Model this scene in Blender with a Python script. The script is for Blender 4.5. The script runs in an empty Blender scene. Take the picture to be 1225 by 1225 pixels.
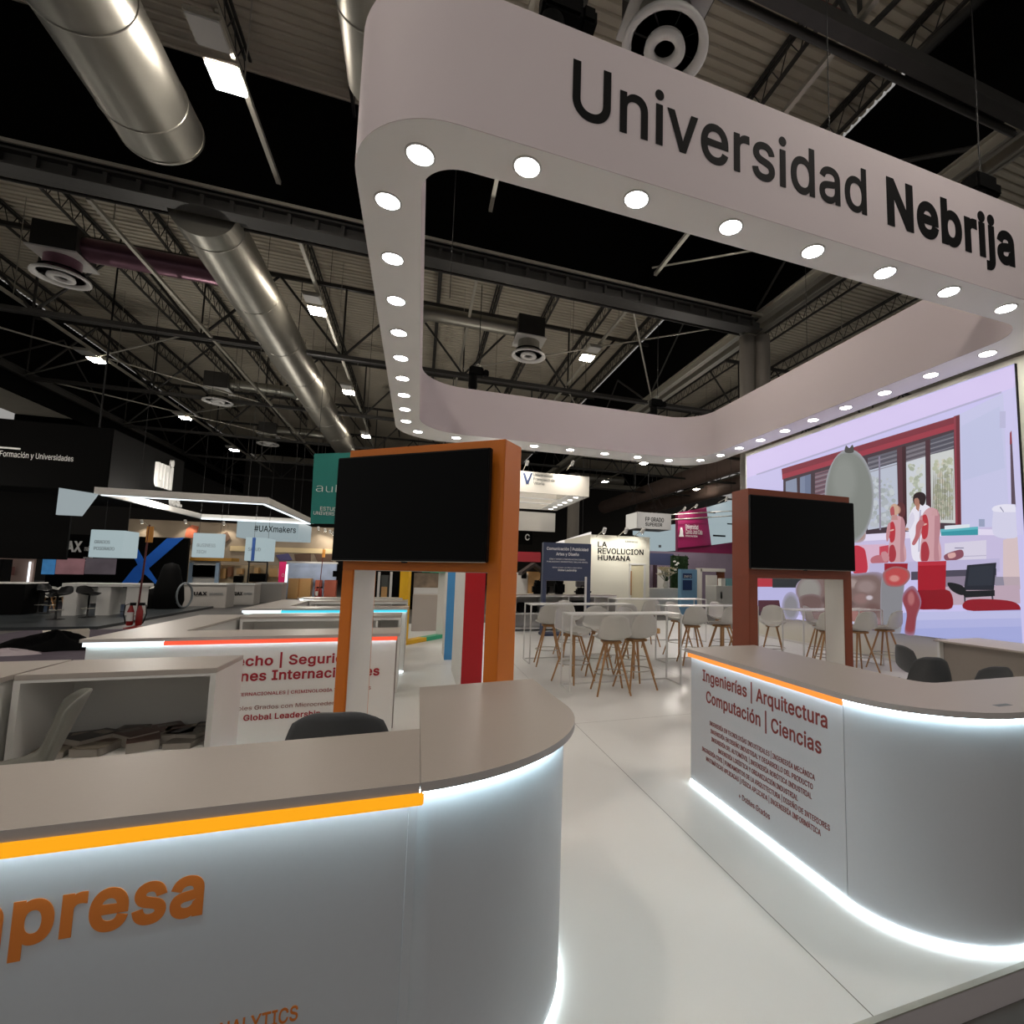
import bpy, bmesh, math, random, os
from mathutils import Vector, Matrix
random.seed(7)
SC = bpy.context.scene
COL = SC.collection
# ------------------------------------------------------------------ camera
EYE = 1.65
PITCH, ROLL, YAW = math.radians(5.236), math.radians(1.175), math.radians(19.544)
FPX, PCX, PCY = 594.88, 713.50, 632.10          # focal length and principal point of the (cropped) photograph, 1225 px frame
_f = Vector((math.sin(YAW)*math.cos(PITCH), math.cos(YAW)*math.cos(PITCH), math.sin(PITCH)))
_r0 = Vector((math.cos(YAW), -math.sin(YAW), 0)); _u0 = _r0.cross(_f)
C_R = _r0*math.cos(ROLL) + _u0*math.sin(ROLL)
C_U = _u0*math.cos(ROLL) - _r0*math.sin(ROLL)
cd = bpy.data.cameras.new('camera'); cam = bpy.data.objects.new('camera', cd); COL.objects.link(cam)
cam.matrix_world = Matrix(((C_R.x, C_U.x, -_f.x, 0), (C_R.y, C_U.y, -_f.y, 0), (C_R.z, C_U.z, -_f.z, EYE), (0, 0, 0, 1)))
cd.sensor_width = 36; cd.lens = FPX/1225*36
cd.shift_x = (612.5-PCX)/1225; cd.shift_y = (PCY-612.5)/1225
cd.clip_start = 0.05; cd.clip_end = 300
SC.camera = cam
# ------------------------------------------------------------------ world, exposure
w = bpy.data.worlds.new('hall_air'); SC.world = w; w.use_nodes = True
w.node_tree.nodes['Background'].inputs[0].default_value = (1.0, 0.97, 0.93, 1)
w.node_tree.nodes['Background'].inputs[1].default_value = 0.31
SC.view_settings.view_transform = 'Standard'; SC.view_settings.look = 'None'
SC.view_settings.gamma = 1; SC.view_settings.use_curve_mapping = False
SC.view_settings.exposure = 0.0
L_DOWN, L_BAY, L_STRIP, L_SPOT = 45.0, 190.0, 26.0, 1.0

# ------------------------------------------------------------------ materials
def lin(h):
    h = h.lstrip('#'); o = []
    for i in (0, 2, 4):
        c = int(h[i:i+2], 16)/255
        o.append(c/12.92 if c <= .04045 else ((c+.055)/1.055)**2.4)
    return (*o, 1)
def M(name, col, rough=.5, metal=0.0, spec=.5, var=.06, scale=30, bump=0.0, emit=0.0, coat=0.0, stretch=None):
    m = bpy.data.materials.new(name); m.use_nodes = True
    nt = m.node_tree; b = nt.nodes['Principled BSDF']; N = nt.nodes.new; Lk = nt.links.new
    c = lin(col) if isinstance(col, str) else (*col, 1)
    b.inputs['Roughness'].default_value = rough; b.inputs['Metallic'].default_value = metal
    b.inputs['Specular IOR Level'].default_value = spec; b.inputs['Coat Weight'].default_value = coat
    tc = N('ShaderNodeTexCoord'); mp = N('ShaderNodeMapping'); Lk(tc.outputs['Object'], mp.inputs[0])
    if stretch: mp.inputs['Scale'].default_value = stretch
    ns = N('ShaderNodeTexNoise'); ns.inputs['Scale'].default_value = scale; ns.inputs['Detail'].default_value = 4
    Lk(mp.outputs[0], ns.inputs['Vector'])
    mx = N('ShaderNodeMix'); mx.data_type = 'RGBA'
    mx.inputs[6].default_value = tuple(x*(1-var) for x in c[:3])+(1,)
    mx.inputs[7].default_value = tuple(min(1, x*(1+var)) for x in c[:3])+(1,)
    Lk(ns.outputs['Fac'], mx.inputs[0]); Lk(mx.outputs[2], b.inputs['Base Color'])
    if bump:
        bp = N('ShaderNodeBump'); bp.inputs['Strength'].default_value = bump; bp.inputs['Distance'].default_value = .01
        Lk(ns.outputs['Fac'], bp.inputs['Height']); Lk(bp.outputs[0], b.inputs['Normal'])
    if emit:
        Lk(mx.outputs[2], b.inputs['Emission Color']); b.inputs['Emission Strength'].default_value = emit
    return m
def E(name, col, strength):
    m = bpy.data.materials.new(name); m.use_nodes = True
    b = m.node_tree.nodes['Principled BSDF']
    c = lin(col) if isinstance(col, str) else (*col, 1)
    b.inputs['Base Color'].default_value = (.02, .02, .02, 1); b.inputs['Specular IOR Level'].default_value = .1
    b.inputs['Emission Color'].default_value = c; b.inputs['Emission Strength'].default_value = strength
    return m
W_LAM = M('white_laminate', '#d9d8d4', .38, var=.02, scale=60)
W_CTR = M('counter_front_laminate', '#bbbfc4', .42, var=.02, scale=60)
W_TOP = M('counter_top_laminate', '#aaa29a', .42, var=.025, scale=90)
W_EDGE = M('counter_edge_band', '#b5afac', .5, var=.02)
W_MAT = M('white_matte_panel', '#dcd9d3', .6, var=.02, scale=20)
W_FAB = M('white_stretch_fabric', '#cbc1c4', .75, spec=.2, var=.025, scale=160, bump=.05)
W_SOF = M('white_soffit_board', '#fafaf8', .6, var=.01, scale=15)
W_MET = M('white_powder_coat', '#d6d5d2', .35, var=.02)
W_SHL = M('white_shell_plastic', '#c6c4bd', .4, var=.02, scale=20)
G_SHL = M('charcoal_shell_plastic', '#45474a', .5, var=.05, scale=120, bump=.03)
G_SHL2 = M('grey_woven_shell', '#6b6b63', .6, var=.1, scale=260, bump=.06)
WOOD = M('beech_leg', '#ab8052', .45, var=.2, scale=9, stretch=(6, 6, 1))
WOODP = M('pale_plywood', '#c79b63', .5, var=.15, scale=6, stretch=(1, 1, 8))
STEEL = M('galvanised_duct', '#9a988f', .42, metal=.85, var=.14, scale=2.5, bump=.03)
STEELR = M('rail_aluminium', '#b4b1a6', .38, metal=.6, var=.08)
DKST = M('dark_steel_truss', '#3b3a38', .5, metal=.3, var=.15, scale=4)
BLKST = M('black_steel', '#151516', .45, metal=.3, var=.1)
CURT = M('black_smoke_curtain', '#060606', .9, spec=.05, var=.1, scale=3)
BLK = M('black_plastic', '#070708', .4, spec=.2, var=.1)
BLKM = M('black_matte_cladding', '#080808', .8, spec=.08, var=.15, scale=40, bump=.04)
GLASSB = M('tv_black_glass', '#010101', .08, spec=.1, var=.02)
ROOF = M('roof_sheet', '#bdb6a6', .7, spec=.2, var=.15, scale=.8)
ORNG = M('orange_lacquer', '#d2731a', .42, var=.03, scale=8)
BRWN = M('russet_lacquer', '#85422b', .42, var=.03, scale=8)
REDP = M('crimson_lacquer', '#b20014', .42, var=.03)
BLUP = M('sky_blue_lacquer', '#4a97d2', .42, var=.03)
YELP = M('yellow_lacquer', '#e0ad10', .42, var=.03)
GRNP = M('green_lacquer', '#2fa67c', .42, var=.03)
NAVY = M('navy_lacquer', '#39425c', .42, var=.03)
TXTB = M('black_vinyl', '#0c0c0e', .7, spec=.12, var=.02)
TXTW = M('white_vinyl', '#f2f2f0', .5, var=.02)
TXTR = M('dark_red_vinyl', '#9a1425', .6, var=.02)
TXTBR = M('brick_red_vinyl', '#7d2a22', .6, var=.02)
TXTO = M('burnt_orange_vinyl', '#cc7228', .6, var=.02)
TXTG = M('grey_vinyl', '#6b7276', .6, var=.02)
LINE = M('grey_seam', '#6e6a66', .7, var=.05)
NICHE = M('taupe_recess_board', '#8d847d', .6, var=.04)
E_DOWN = E('downlight_glow', (1, .985, .95), L_DOWN)
E_BAY = E('bay_lamp_glow', (1, .9, .8), L_BAY)
E_BAYF = E('bay_lamp_glow_far', (1, .88, .74), 120)
E_STRIP = E('cold_led_strip', (.70, .92, 1), L_STRIP)
E_BASE = E('cold_led_base_strip', (.82, .95, 1), 7.0)
E_YEL = E('amber_light_bar', (1, .40, .008), 1.0)
E_ORA = E('orange_light_bar', (1, .30, .045), 1.15)
E_RED = E('coral_light_bar', (1, .11, .05), 1.0)
E_CYA = E('cyan_light_bar', (.06, .66, .85), 1.1)
E_SPOT = E('spot_lamp_glow', (1, .93, .8), 40)
E_WHT = E('white_light_box', (.86, .93, 1), 1.0)
E_BEAM = E('white_light_beam', (.85, .95, 1), 1.6)
UNLIT = M('unlit_lamp_panel', '#b9b9b6', .4, var=.03)

# ------------------------------------------------------------------ mesh building
class B:
    def __init__(s): s.v = []; s.f = []; s.mi = []; s.sm = []
    def add(s, vs, fs, mi=0, smooth=False):
        n = len(s.v); s.v += [tuple(v) for v in vs]
        for f in fs: s.f.append(tuple(i+n for i in f)); s.mi.append(mi); s.sm.append(smooth)
        return s
    def box(s, a, b, mi=0):
        x0, y0, z0 = (min(a[i], b[i]) for i in range(3)); x1, y1, z1 = (max(a[i], b[i]) for i in range(3))
        return s.add([(x0,y0,z0),(x1,y0,z0),(x1,y1,z0),(x0,y1,z0),(x0,y0,z1),(x1,y0,z1),(x1,y1,z1),(x0,y1,z1)],
                     [(0,3,2,1),(4,5,6,7),(0,1,5,4),(1,2,6,5),(2,3,7,6),(3,0,4,7)], mi)
    def rbox(s, a, b, r=.004, mi=0):                       # box with softened edges
        x0, y0, z0 = (min(a[i], b[i]) for i in range(3)); x1, y1, z1 = (max(a[i], b[i]) for i in range(3))
        r = min(r, (x1-x0)*.45, (y1-y0)*.45, (z1-z0)*.45)
        bm = bmesh.new(); bmesh.ops.create_cube(bm, size=1)
        for v in bm.verts: v.co = Vector(((x0+x1)/2+v.co.x*(x1-x0), (y0+y1)/2+v.co.y*(y1-y0), (z0+z1)/2+v.co.z*(z1-z0)))
        bmesh.ops.bevel(bm, geom=bm.edges[:], offset=r, segments=2, affect='EDGES')
        bm.verts.index_update(); s.add([v.co for v in bm.verts], [[v.index for v in f.verts] for f in bm.faces], mi); bm.free(); return s
    def bar(s, p, q, r, n=6, mi=0, r2=None, smooth=True, square=False):
        p, q = Vector(p), Vector(q); d = (q-p).normalized(); r2 = r if r2 is None else r2
        a = d.cross(Vector((0,0,1)) if abs(d.z) < .95 else Vector((1,0,0))).normalized(); b = d.cross(a)
        if square: n = 4; smooth = False
        vs = []
        for c, rr in ((p, r), (q, r2)):
            for i in range(n):
                t = 2*math.pi*(i+.5)/n; k = rr*(1.414 if square else 1)
                vs.append(c + a*math.cos(t)*k + b*math.sin(t)*k)
        s.add(vs, [(i, (i+1)%n, n+(i+1)%n, n+i) for i in range(n)], mi, smooth)
        s.add(vs, [tuple(range(n-1,-1,-1)), tuple(range(n, 2*n))], mi); return s
    def tube(s, pts, r, n=8, mi=0, closed=False):
        pts = [Vector(p) for p in pts]; m = len(pts); vs = []; pa = None
        for i, p in enumerate(pts):
            if closed: d = pts[(i+1)%m]-pts[i-1]
            else: d = pts[min(i+1, m-1)]-pts[max(i-1, 0)]
            d.normalize()
            if pa is None: a = d.cross(Vector((0,0,1)) if abs(d.z) < .9 else Vector((1,0,0))).normalized()
            else: a = (pa-d*pa.dot(d)).normalized()
            pa = a; b = d.cross(a)
            vs += [p+a*math.cos(2*math.pi*k/n)*r+b*math.sin(2*math.pi*k/n)*r for k in range(n)]
        fs = []
        for i in range(m if closed else m-1):
            j = (i+1)%m
            fs += [(i*n+k, i*n+(k+1)%n, j*n+(k+1)%n, j*n+k) for k in range(n)]
        s.add(vs, fs, mi, True)
        if not closed: s.add(vs, [tuple(range(n-1,-1,-1)), tuple(range((m-1)*n, m*n))], mi)
        return s
    def lathe(s, c, prof, n=24, axis='z', mi=0, smooth=True):  # prof: (radius, height) pairs
        vs = []
        for r, h in prof:
            for k in range(n):
                x, y = r*math.cos(2*math.pi*k/n), r*math.sin(2*math.pi*k/n)
                vs.append({'z': (c[0]+x, c[1]+y, c[2]+h), 'y': (c[0]+x, c[1]+h, c[2]+y), 'x': (c[0]+h, c[1]+x, c[2]+y)}[axis])
        fs = [(i*n+k, i*n+(k+1)%n, (i+1)*n+(k+1)%n, (i+1)*n+k) for i in range(len(prof)-1) for k in range(n)]
        s.add(vs, fs, mi, smooth)
        if prof[0][0] > 0: s.add(vs, [tuple(range(n-1,-1,-1))], mi)
        if prof[-1][0] > 0: s.add(vs, [tuple(range((len(prof)-1)*n, len(prof)*n))], mi)
        return s
    def prism(s, poly, z0, z1, mi=0):                       # flat polygon in XY extruded up (any simple polygon)
        n = len(poly); vs = [(x, y, z0) for x, y in poly]+[(x, y, z1) for x, y in poly]
        s.add(vs, [tuple(range(n-1,-1,-1)), tuple(range(n, 2*n))]+[(i, (i+1)%n, n+(i+1)%n, n+i) for i in range(n)], mi); return s
    def wall(s, path, z0, z1, t, mi=0, closed=False, smooth=False):   # upright sheet of thickness t to the left of a path
        n = len(path); off = []
        for i in range(n):
            a = Vector(path[i-1] if (i or closed) else path[0]); b = Vector(path[i]); c = Vector(path[(i+1)%n] if (i < n-1 or closed) else path[-1])
            d1, d2 = (b-a), (c-b)
            if d1.length < 1e-9: d1 = d2
            if d2.length < 1e-9: d2 = d1
            d1.normalize(); d2.normalize(); nn = (Vector((-d1.y, d1.x))+Vector((-d2.y, d2.x))).normalized()
            k = nn.dot(Vector((-d1.y, d1.x))); off.append(b+nn*(t/max(k, .3)))
        vs = [(x, y, z) for z in (z0, z1) for x, y in path]+[(o.x, o.y, z) for z in (z0, z1) for o in off]
        m = n if closed else n-1; fs = []
        for i in range(m):
            j = (i+1)%n
            fs += [(i, j, n+j, n+i), (2*n+j, 2*n+i, 3*n+i, 3*n+j)]
        m2 = [(i, (i+1)%n) for i in range(m)]
        s.add(vs, fs, mi, smooth)
        s.add(vs, [(n+i, n+j, 3*n+j, 3*n+i) for i, j in m2]+[(j, i, 2*n+i, 2*n+j) for i, j in m2], mi)
        if not closed: s.add(vs, [(0, n, 3*n, 2*n), (n-1, 2*n+n-1, 3*n+n-1, n+n-1)], mi)
        return s
    def xf(s, mat):
        s.v = [tuple(mat @ Vector(v)) for v in s.v]; return s
    def make(s, name, mats, parent=None, loc=None, rot=None, autosmooth=True):
        me = bpy.data.meshes.new(name); me.from_pydata(s.v, [], s.f)
        for m in (mats if isinstance(mats, (list, tuple)) else [mats]): me.materials.append(m)
        me.polygons.foreach_set('material_index', s.mi); me.polygons.foreach_set('use_smooth', s.sm)
        bm = bmesh.new(); bm.from_mesh(me); bmesh.ops.recalc_face_normals(bm, faces=bm.faces[:]); bm.to_mesh(me); bm.free()
        me.update()
        o = bpy.data.objects.new(name, me); COL.objects.link(o)
        if parent: o.parent = parent
        if loc: o.location = loc
        if rot: o.rotation_euler = rot
        return o
def tag(o, label, cat, group=None, kind=None):
    o['label'] = label; o['category'] = cat
    if group: o['group'] = group
    if kind: o['kind'] = kind
    return o
def thing(name, label, cat, loc=(0, 0, 0), rz=0, group=None):
    o = bpy.data.objects.new(name, None); o.empty_display_size = .1; COL.objects.link(o)
    o.location = loc; o.rotation_euler = (0, 0, rz)
    return tag(o, label, cat, group)
def struct(o, label=None):
    o['kind'] = 'structure'
    if label: o['label'] = label
    return o
def copy_tree(o, parent=None):
    c = o.copy(); COL.objects.link(c)
    if parent: c.parent = parent
    for ch in list(o.children): copy_tree(ch, c)
    return c
try: SANS = bpy.data.fonts.load(os.path.join(bpy.utils.system_resource('DATAFILES'), 'fonts', 'Inter.woff2'))  # Blender's own interface font
except Exception: SANS = None
def _cap():
    cu = bpy.data.curves.new('t', 'FONT'); cu.body = 'H'; cu.size = 1
    if SANS: cu.font = SANS
    ob = bpy.data.objects.new('t', cu); COL.objects.link(ob); bpy.context.view_layer.update(); h = ob.dimensions.y
    bpy.data.objects.remove(ob); bpy.data.curves.remove(cu); return h
CAP = _cap()
def text(name, body, mat, parent, org, ux, uz, width=None, height=None, align='L', bold=0.0, depth=.0015):
    """Flat lettering: org = left (or centre) end of the baseline, ux reading direction, uz up, width of the longest line, height = capital height.
    Glyph outlines are filled one outer contour at a time, so overlapping contours stay solid; bold moves the outlines outwards."""
    cu = bpy.data.curves.new('t', 'FONT'); cu.body = body; cu.size = 1
    cu.space_character = 1+max(0, bold)*2.2
    if SANS: cu.font = SANS
    cu.align_x = 'CENTER' if align == 'C' else 'LEFT'
    ob = bpy.data.objects.new('t', cu); COL.objects.link(ob); bpy.context.view_layer.update()
    cv = ob.to_curve(bpy.context.evaluated_depsgraph_get()); loops = []
    for sp_ in cv.splines:
        bp = sp_.bezier_points; n = len(bp); P = []
        for i in range(n):
            a, b = bp[i], bp[(i+1)%n]
            st = (a.co-a.handle_right).length < 1e-6 and (b.co-b.handle_left).length < 1e-6
            d1, d2 = a.handle_right-a.co, b.co-b.handle_left
            if not st and abs(d1.cross(b.co-a.co).z) < 1e-7 and abs(d2.cross(b.co-a.co).z) < 1e-7: st = True
            k = 1 if st else 4
            for q in range(k):
                t = q/k; P.append((a.co*(1-t)**3+a.handle_right*3*t*(1-t)**2+b.handle_left*3*t*t*(1-t)+b.co*t**3).to_2d())
        R = []
        for p in P:
            if not R or (p-R[-1]).length > 1e-5: R.append(p)
        if len(R) > 2 and (R[0]-R[-1]).length < 1e-5: R.pop()
        if len(R) > 2: loops.append(R)
    ob.to_curve_clear(); bpy.data.objects.remove(ob); bpy.data.curves.remove(cu)
    area = lambda P: sum(P[i-1].x*P[i].y-P[i].x*P[i-1].y for i in range(len(P)))/2
    A = [area(P) for P in loops]; sg = 1 if A[max(range(len(A)), key=lambda i: abs(A[i]))] > 0 else -1
    if bold:
        for k, P in enumerate(loops):
            n = len(P); Q_ = []
            for i in range(n):
                e1, e2 = (P[i]-P[i-1]).normalized(), (P[(i+1)%n]-P[i]).normalized()
                n1, n2 = Vector((e1.y, -e1.x))*sg, Vector((e2.y, -e2.x))*sg; m_ = n1+n2
                m_ = m_/max(.35, m_.length_squared/2) if m_.length > 1e-4 else n1
                Q_.append(P[i]+m_*bold)
            loops[k] = Q_
    xs = [p.x for P in loops for p in P]; x0, x1 = min(xs), max(xs)
    sz = height/CAP if height else None; sx = width/(x1-x0) if width else sz
    if sz is None: sz = sx
    ux, uz = Vector(ux).normalized(), Vector(uz).normalized(); nrm = ux.cross(uz); org = Vector(org); off = 0 if align == 'C' else x0
    W3 = lambda p, d: org+ux*((p.x-off)*sx)+uz*(p.y*sz)+nrm*d
    vs, fs = [], []
    from mathutils.geometry import delaunay_2d_cdt
    bb = [(min(p.x for p in P), max(p.x for p in P), min(p.y for p in P), max(p.y for p in P)) for P in loops]; grp = list(range(len(loops)))
    for a in range(len(loops)):
        for b in range(a):
            if bb[a][0] <= bb[b][1] and bb[b][0] <= bb[a][1] and bb[a][2] <= bb[b][3] and bb[b][2] <= bb[a][3]:
                g0, g1 = grp[a], grp[b]; grp = [g1 if g == g0 else g for g in grp]
    def wind(x, y, ls):
        w_ = 0
        for P in ls:
            for i in range(len(P)):
                p, q = P[i-1], P[i]
                if (p.y <= y) != (q.y <= y) and ((x < p.x+(y-p.y)*(q.x-p.x)/(q.y-p.y))): w_ += 1 if q.y > p.y else -1
        return w_
    for g in sorted(set(grp)):
        ls = [loops[k] for k in range(len(loops)) if grp[k] == g]; cv_, ce = [], []
        for P in ls:
            b0 = len(cv_); cv_ += P; ce += [(b0+i, b0+(i+1)%len(P)) for i in range(len(P))]
        V_, _e, F_, *_r = delaunay_2d_cdt(cv_, ce, [], 0, 1e-6)
        keep = []
        for f in F_:
            cx_ = sum(V_[i].x for i in f)/3; cy_ = sum(V_[i].y for i in f)/3
            if wind(cx_, cy_, ls)*sg > 0: keep.append(f)
        b0 = len(vs); m_ = len(V_); vs += [W3(p, depth) for p in V_]+[W3(p, 0) for p in V_]; cnt = {}
        for f in keep:
            fs.append(tuple(b0+i for i in f))
            for i in range(3): e = (f[i], f[(i+1)%3]); cnt[tuple(sorted(e))] = None if tuple(sorted(e)) in cnt else e
        fs += [(b0+e[1], b0+e[0], b0+m_+e[0], b0+m_+e[1]) for e in cnt.values() if e]
    me = bpy.data.meshes.new(name); me.from_pydata([tuple(v) for v in vs], [], fs); me.materials.append(mat)
    bm = bmesh.new(); bm.from_mesh(me); bmesh.ops.delete(bm, geom=[v for v in bm.verts if not v.link_faces], context='VERTS'); bm.to_mesh(me); bm.free()
    o = bpy.data.objects.new(name, me); COL.objects.link(o)
    if parent: o.parent = parent
    return o
def arc(cx, cy, rx, ry, a0, a1, n):
    return [(cx+rx*math.cos(math.radians(a0+(a1-a0)*i/n)), cy+ry*math.sin(math.radians(a0+(a1-a0)*i/n))) for i in range(n+1)]
def ray(px, py):
    return (C_R*((px-PCX)/FPX) - C_U*((py-PCY)/FPX) + _f)
def at(px, py, Y):                                         # point at depth Y seen along a sight line of the photograph
    d = ray(px, py); t = Y/d.y; return Vector((d.x*t, Y, EYE+d.z*t))
def span(x0, y0, x1, y1, Y):                               # metric rectangle (X0, Z0, X1, Z1) of something seen at depth Y
    a, b = at(x0, (y0+y1)/2, Y).x, at(x1, (y0+y1)/2, Y).x
    zt, zb = at((x0+x1)/2, y0, Y).z, at((x0+x1)/2, y1, Y).z
    return a, zb, b, zt
# ================================================================== HALL STRUCTURE
def floor_mat():
    m = M('mottled_concrete', '#4b4846', .55, var=.5, scale=1.6, bump=.02)
    return m
def deck_mat():                                            # white vinyl deck with fine board seams every 1.2 m
    m = M('white_deck', '#dbdbd7', .33, spec=.5, var=.05, scale=1.3)
    nt = m.node_tree; N = nt.nodes.new; Lk = nt.links.new; b = nt.nodes['Principled BSDF']
    base = b.inputs['Base Color'].links[0].from_socket
    tc = N('ShaderNodeTexCoord'); sp = N('ShaderNodeSeparateXYZ'); Lk(tc.outputs['Object'], sp.inputs[0])
    def seam(sock, off, step):
        a = N('ShaderNodeMath'); a.operation = 'ADD'; a.inputs[1].default_value = 100*step-off; Lk(sock, a.inputs[0])
        d = N('ShaderNodeMath'); d.operation = 'MODULO'; d.inputs[1].default_value = step; Lk(a.outputs[0], d.inputs[0])
        c = N('ShaderNodeMath'); c.operation = 'LESS_THAN'; c.inputs[1].default_value = .005; Lk(d.outputs[0], c.inputs[0]); return c.outputs[0]
    s1 = seam(sp.outputs['X'], 1.708, 2.44); s2 = seam(sp.outputs['Y'], 5.4, 4.0)
    mx = N('ShaderNodeMath'); mx.operation = 'MAXIMUM'; Lk(s1, mx.inputs[0]); Lk(s2, mx.inputs[1])
    mm = N('ShaderNodeMix'); mm.data_type = 'RGBA'; Lk(mx.outputs[0], mm.inputs[0]); Lk(base, mm.inputs[6])
    mm.inputs[7].default_value = lin('#6d6a64'); Lk(mm.outputs[2], b.inputs['Base Color']); return m
CARP = M('mauve_grey_carpet', '#57505a', .95, spec=.1, var=.2, scale=5, bump=.05)
DKFL = M('dark_stand_vinyl', '#353a3d', .3, var=.15, scale=2)
struct(B().box((-45,-14,-.3), (45,75,-.12)).make('floor', floor_mat()), 'mottled dark concrete hall floor')
struct(B().box((-9.5,9.0,-.12), (-2.95,17.25,-.108)).make('floor', CARP), 'mauve grey carpet of the aisle beside the white stand')
struct(B().box((-26,17.4,-.12), (-8.1,31,-.04)).make('floor', DKFL), 'dark vinyl floor of the stand with the blue cross')
struct(B().box((-2.95,1.557,-.12), (9.45,16.6,0)).make('floor', deck_mat()), 'white deck of the stand')
SK = M('deck_skirting', '#b4aeb0', .5, var=.02)
struct(B().box((-2.96,1.54,-.12), (9.45,1.557,-.004)).make('trim_1', SK), 'pale skirting along the front edge of the white deck')
struct(B().box((-2.96,1.537,-.004), (9.45,1.562,.003)).make('trim_2', STEELR), 'thin metal edge of the white deck')

ZR, ZC = 13.85, 10.1                                        # roof sheet, lower chord of the girders
XG = [10.5, -17.7]; YT = [5.3, 13.5, 21.6, 29.7, 37.8, 45.9, 54.0]
def roof():
    b = B(); pitch = .25; y = -12.0; prof = []
    while y < 66:
        prof += [(y, 0), (y+.15, 0), (y+.18, .06), (y+.22, .06)]; y += pitch
    for (xa, xb) in ((-32, -17.75), (-17.65, 10.45), (10.55, 34)):
        vs = [(xa, p, ZR+h) for p, h in prof]+[(xb, p, ZR+h) for p, h in prof]; n = len(prof)
        b.add(vs, [(i, n+i, n+i+1, i+1) for i in range(n-1)])
    return b.make('ceiling', ROOF)
struct(roof(), 'corrugated metal roof of the exhibition hall')
struct(B().box((-45,66,-.12), (45,66.2,14.2)).make('wall_far', M('far_hall_wall', '#262320', .9)), 'dark far wall of the hall')

def curtain(a, b_, label):
    struct(B().box(a, b_).make('trim_3', CURT), label)
curtain((-32,13.53,10.25), (10.45,13.6,ZR-.02), 'black smoke curtain across the hall above the near girder')
curtain((10.5,-12,10.45), (10.57,61,ZR-.02), 'black smoke curtain along the hall beside the tall round columns')
curtain((-17.75,-12,9.3), (-17.68,61,ZR-.02), 'black smoke curtain along the far aisle')
curtain((-32,53.9,12.2), (34,53.97,ZR-.02), 'black smoke curtain closing the far end of the hall')
ORD = ['first', 'second', 'third', 'fourth', 'fifth', 'sixth', 'seventh', 'eighth', 'ninth', 'tenth', 'eleventh', 'twelfth', 'thirteenth', 'fourteenth', 'fifteenth']
# cross trusses: twin tube lower chord, upper chord, V webs at 9.4 m / 2
def cross_truss(y, x0, x1, label, heavy=False):
    t = thing('roof_truss', label, 'truss', ((x0+x1)/2, y, ZC), 0, 'cross trusses under the hall roof')
    cx = (x0+x1)/2; r = .11 if heavy else .075
    B().bar((x0-cx, 0, 0), (x1-cx, 0, 0), r, square=True).bar((x0-cx, .28, 0), (x1-cx, .28, 0), r*.6, n=6).make('lower_chord', DKST, t)
    B().bar((x0-cx, 0, 2.9), (x1-cx, 0, 2.9), .07, square=True).make('upper_chord', DKST, t)
    b = B(); nodes = [-17.4+4.7*i for i in range(-4, 12)]
    for i, nx in enumerate(nodes):
        if nx < x0-.1 or nx > x1+.1: continue
        if i % 2 == 0:
            for s in (-1, 1):
                if x0-.1 <= nx+s*2.35 <= x1+.1: b.bar((nx-cx, 0, 0), (nx+s*2.35-cx, 0, 2.9), .05, n=5)
            b.bar((nx-cx, 0, 0), (nx-cx, 0, 2.9), .03, n=5)
        else:
            b.bar((nx-cx, 0, 0), (nx-cx, 0, 2.9), .04, n=5)
            for s in (-1, 1):
                if x0-.1 <= nx+s*2.35 <= x1+.1: b.bar((nx-cx, 0, 0), (nx+s*2.35-cx, 0, 2.9), .05, n=5)
    b.make('web', DKST, t)
for i, y in enumerate(YT[1:]):
    cross_truss(y if i else y+.35, -17.4, 10.2, ['cross truss under the black smoke curtain above the round grey banner frame',
        'cross truss just behind the back of the hanging frame', 'cross truss on the third line from the front, past the round diffusers',
        'cross truss on the fourth line from the front', 'cross truss on the fifth line from the front', 'faint cross truss farthest down the hall'][i])
cross_truss(YT[0], 1.6, 10.2, 'heavy near truss above the big lettered fascia', True)
for i, y in enumerate(YT[2:6]):
    cross_truss(y, 10.8, 33, 'cross truss over the magenta stands, %s from the near side' % ORD[i])
# long girders with twin I-chords
def girder(x, y0, y1, label):
    t = thing('roof_girder', label, 'girder', (x, (y0+y1)/2, ZC), 0, 'long girders of the roof'); h = (y1-y0)/2
    b = B()
    for dx in (-.25, .25): b.box((dx-.1, -h, -.02), (dx+.1, h, .02)).box((dx-.015, -h, -.02), (dx+.015, h, .3)).box((dx-.1, -h, .28), (dx+.1, h, .32))
    b.make('lower_chord', STEELR if x > 0 else DKST, t)
    b = B(); k = int((y1-y0)/4.05)
    for i in range(k): b.bar((0, -h+i*4.05, .3 if i % 2 else 2.9), (0, -h+(i+1)*4.05, 2.9 if i % 2 else .3), .06, n=5)
    b.make('web', DKST, t)
girder(10.5, 2, 60, 'long light grey girder meeting the twin round columns')
girder(-17.7, 8, 60, 'long pale girder running over the black hanging stand banner')
def wide_girder(y):
    t = thing('roof_girder', 'flat twin-flange girder under the black smoke curtain nearest the camera', 'girder', (-3.5, y, 9.78), 0, 'long girders of the roof')
    b = B()
    for z in (0, .33): b.box((-14, -.17, z), (13.8, .17, z+.05))
    b.box((-14, -.02, .05), (13.8, .02, .33))
    for i in range(48): b.box((-13.8+i*.58, -.12, .05), (-13.72+i*.58, .12, .33))
    b.make('flanged_chord', DKST, t)

    B().box((-14, -.25, .42), (13.8, -.2, .5)).box((-14, .2, .42), (13.8, .3, .45)).make('cable_tray', STEELR, t)
wide_girder(13.2)
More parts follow.
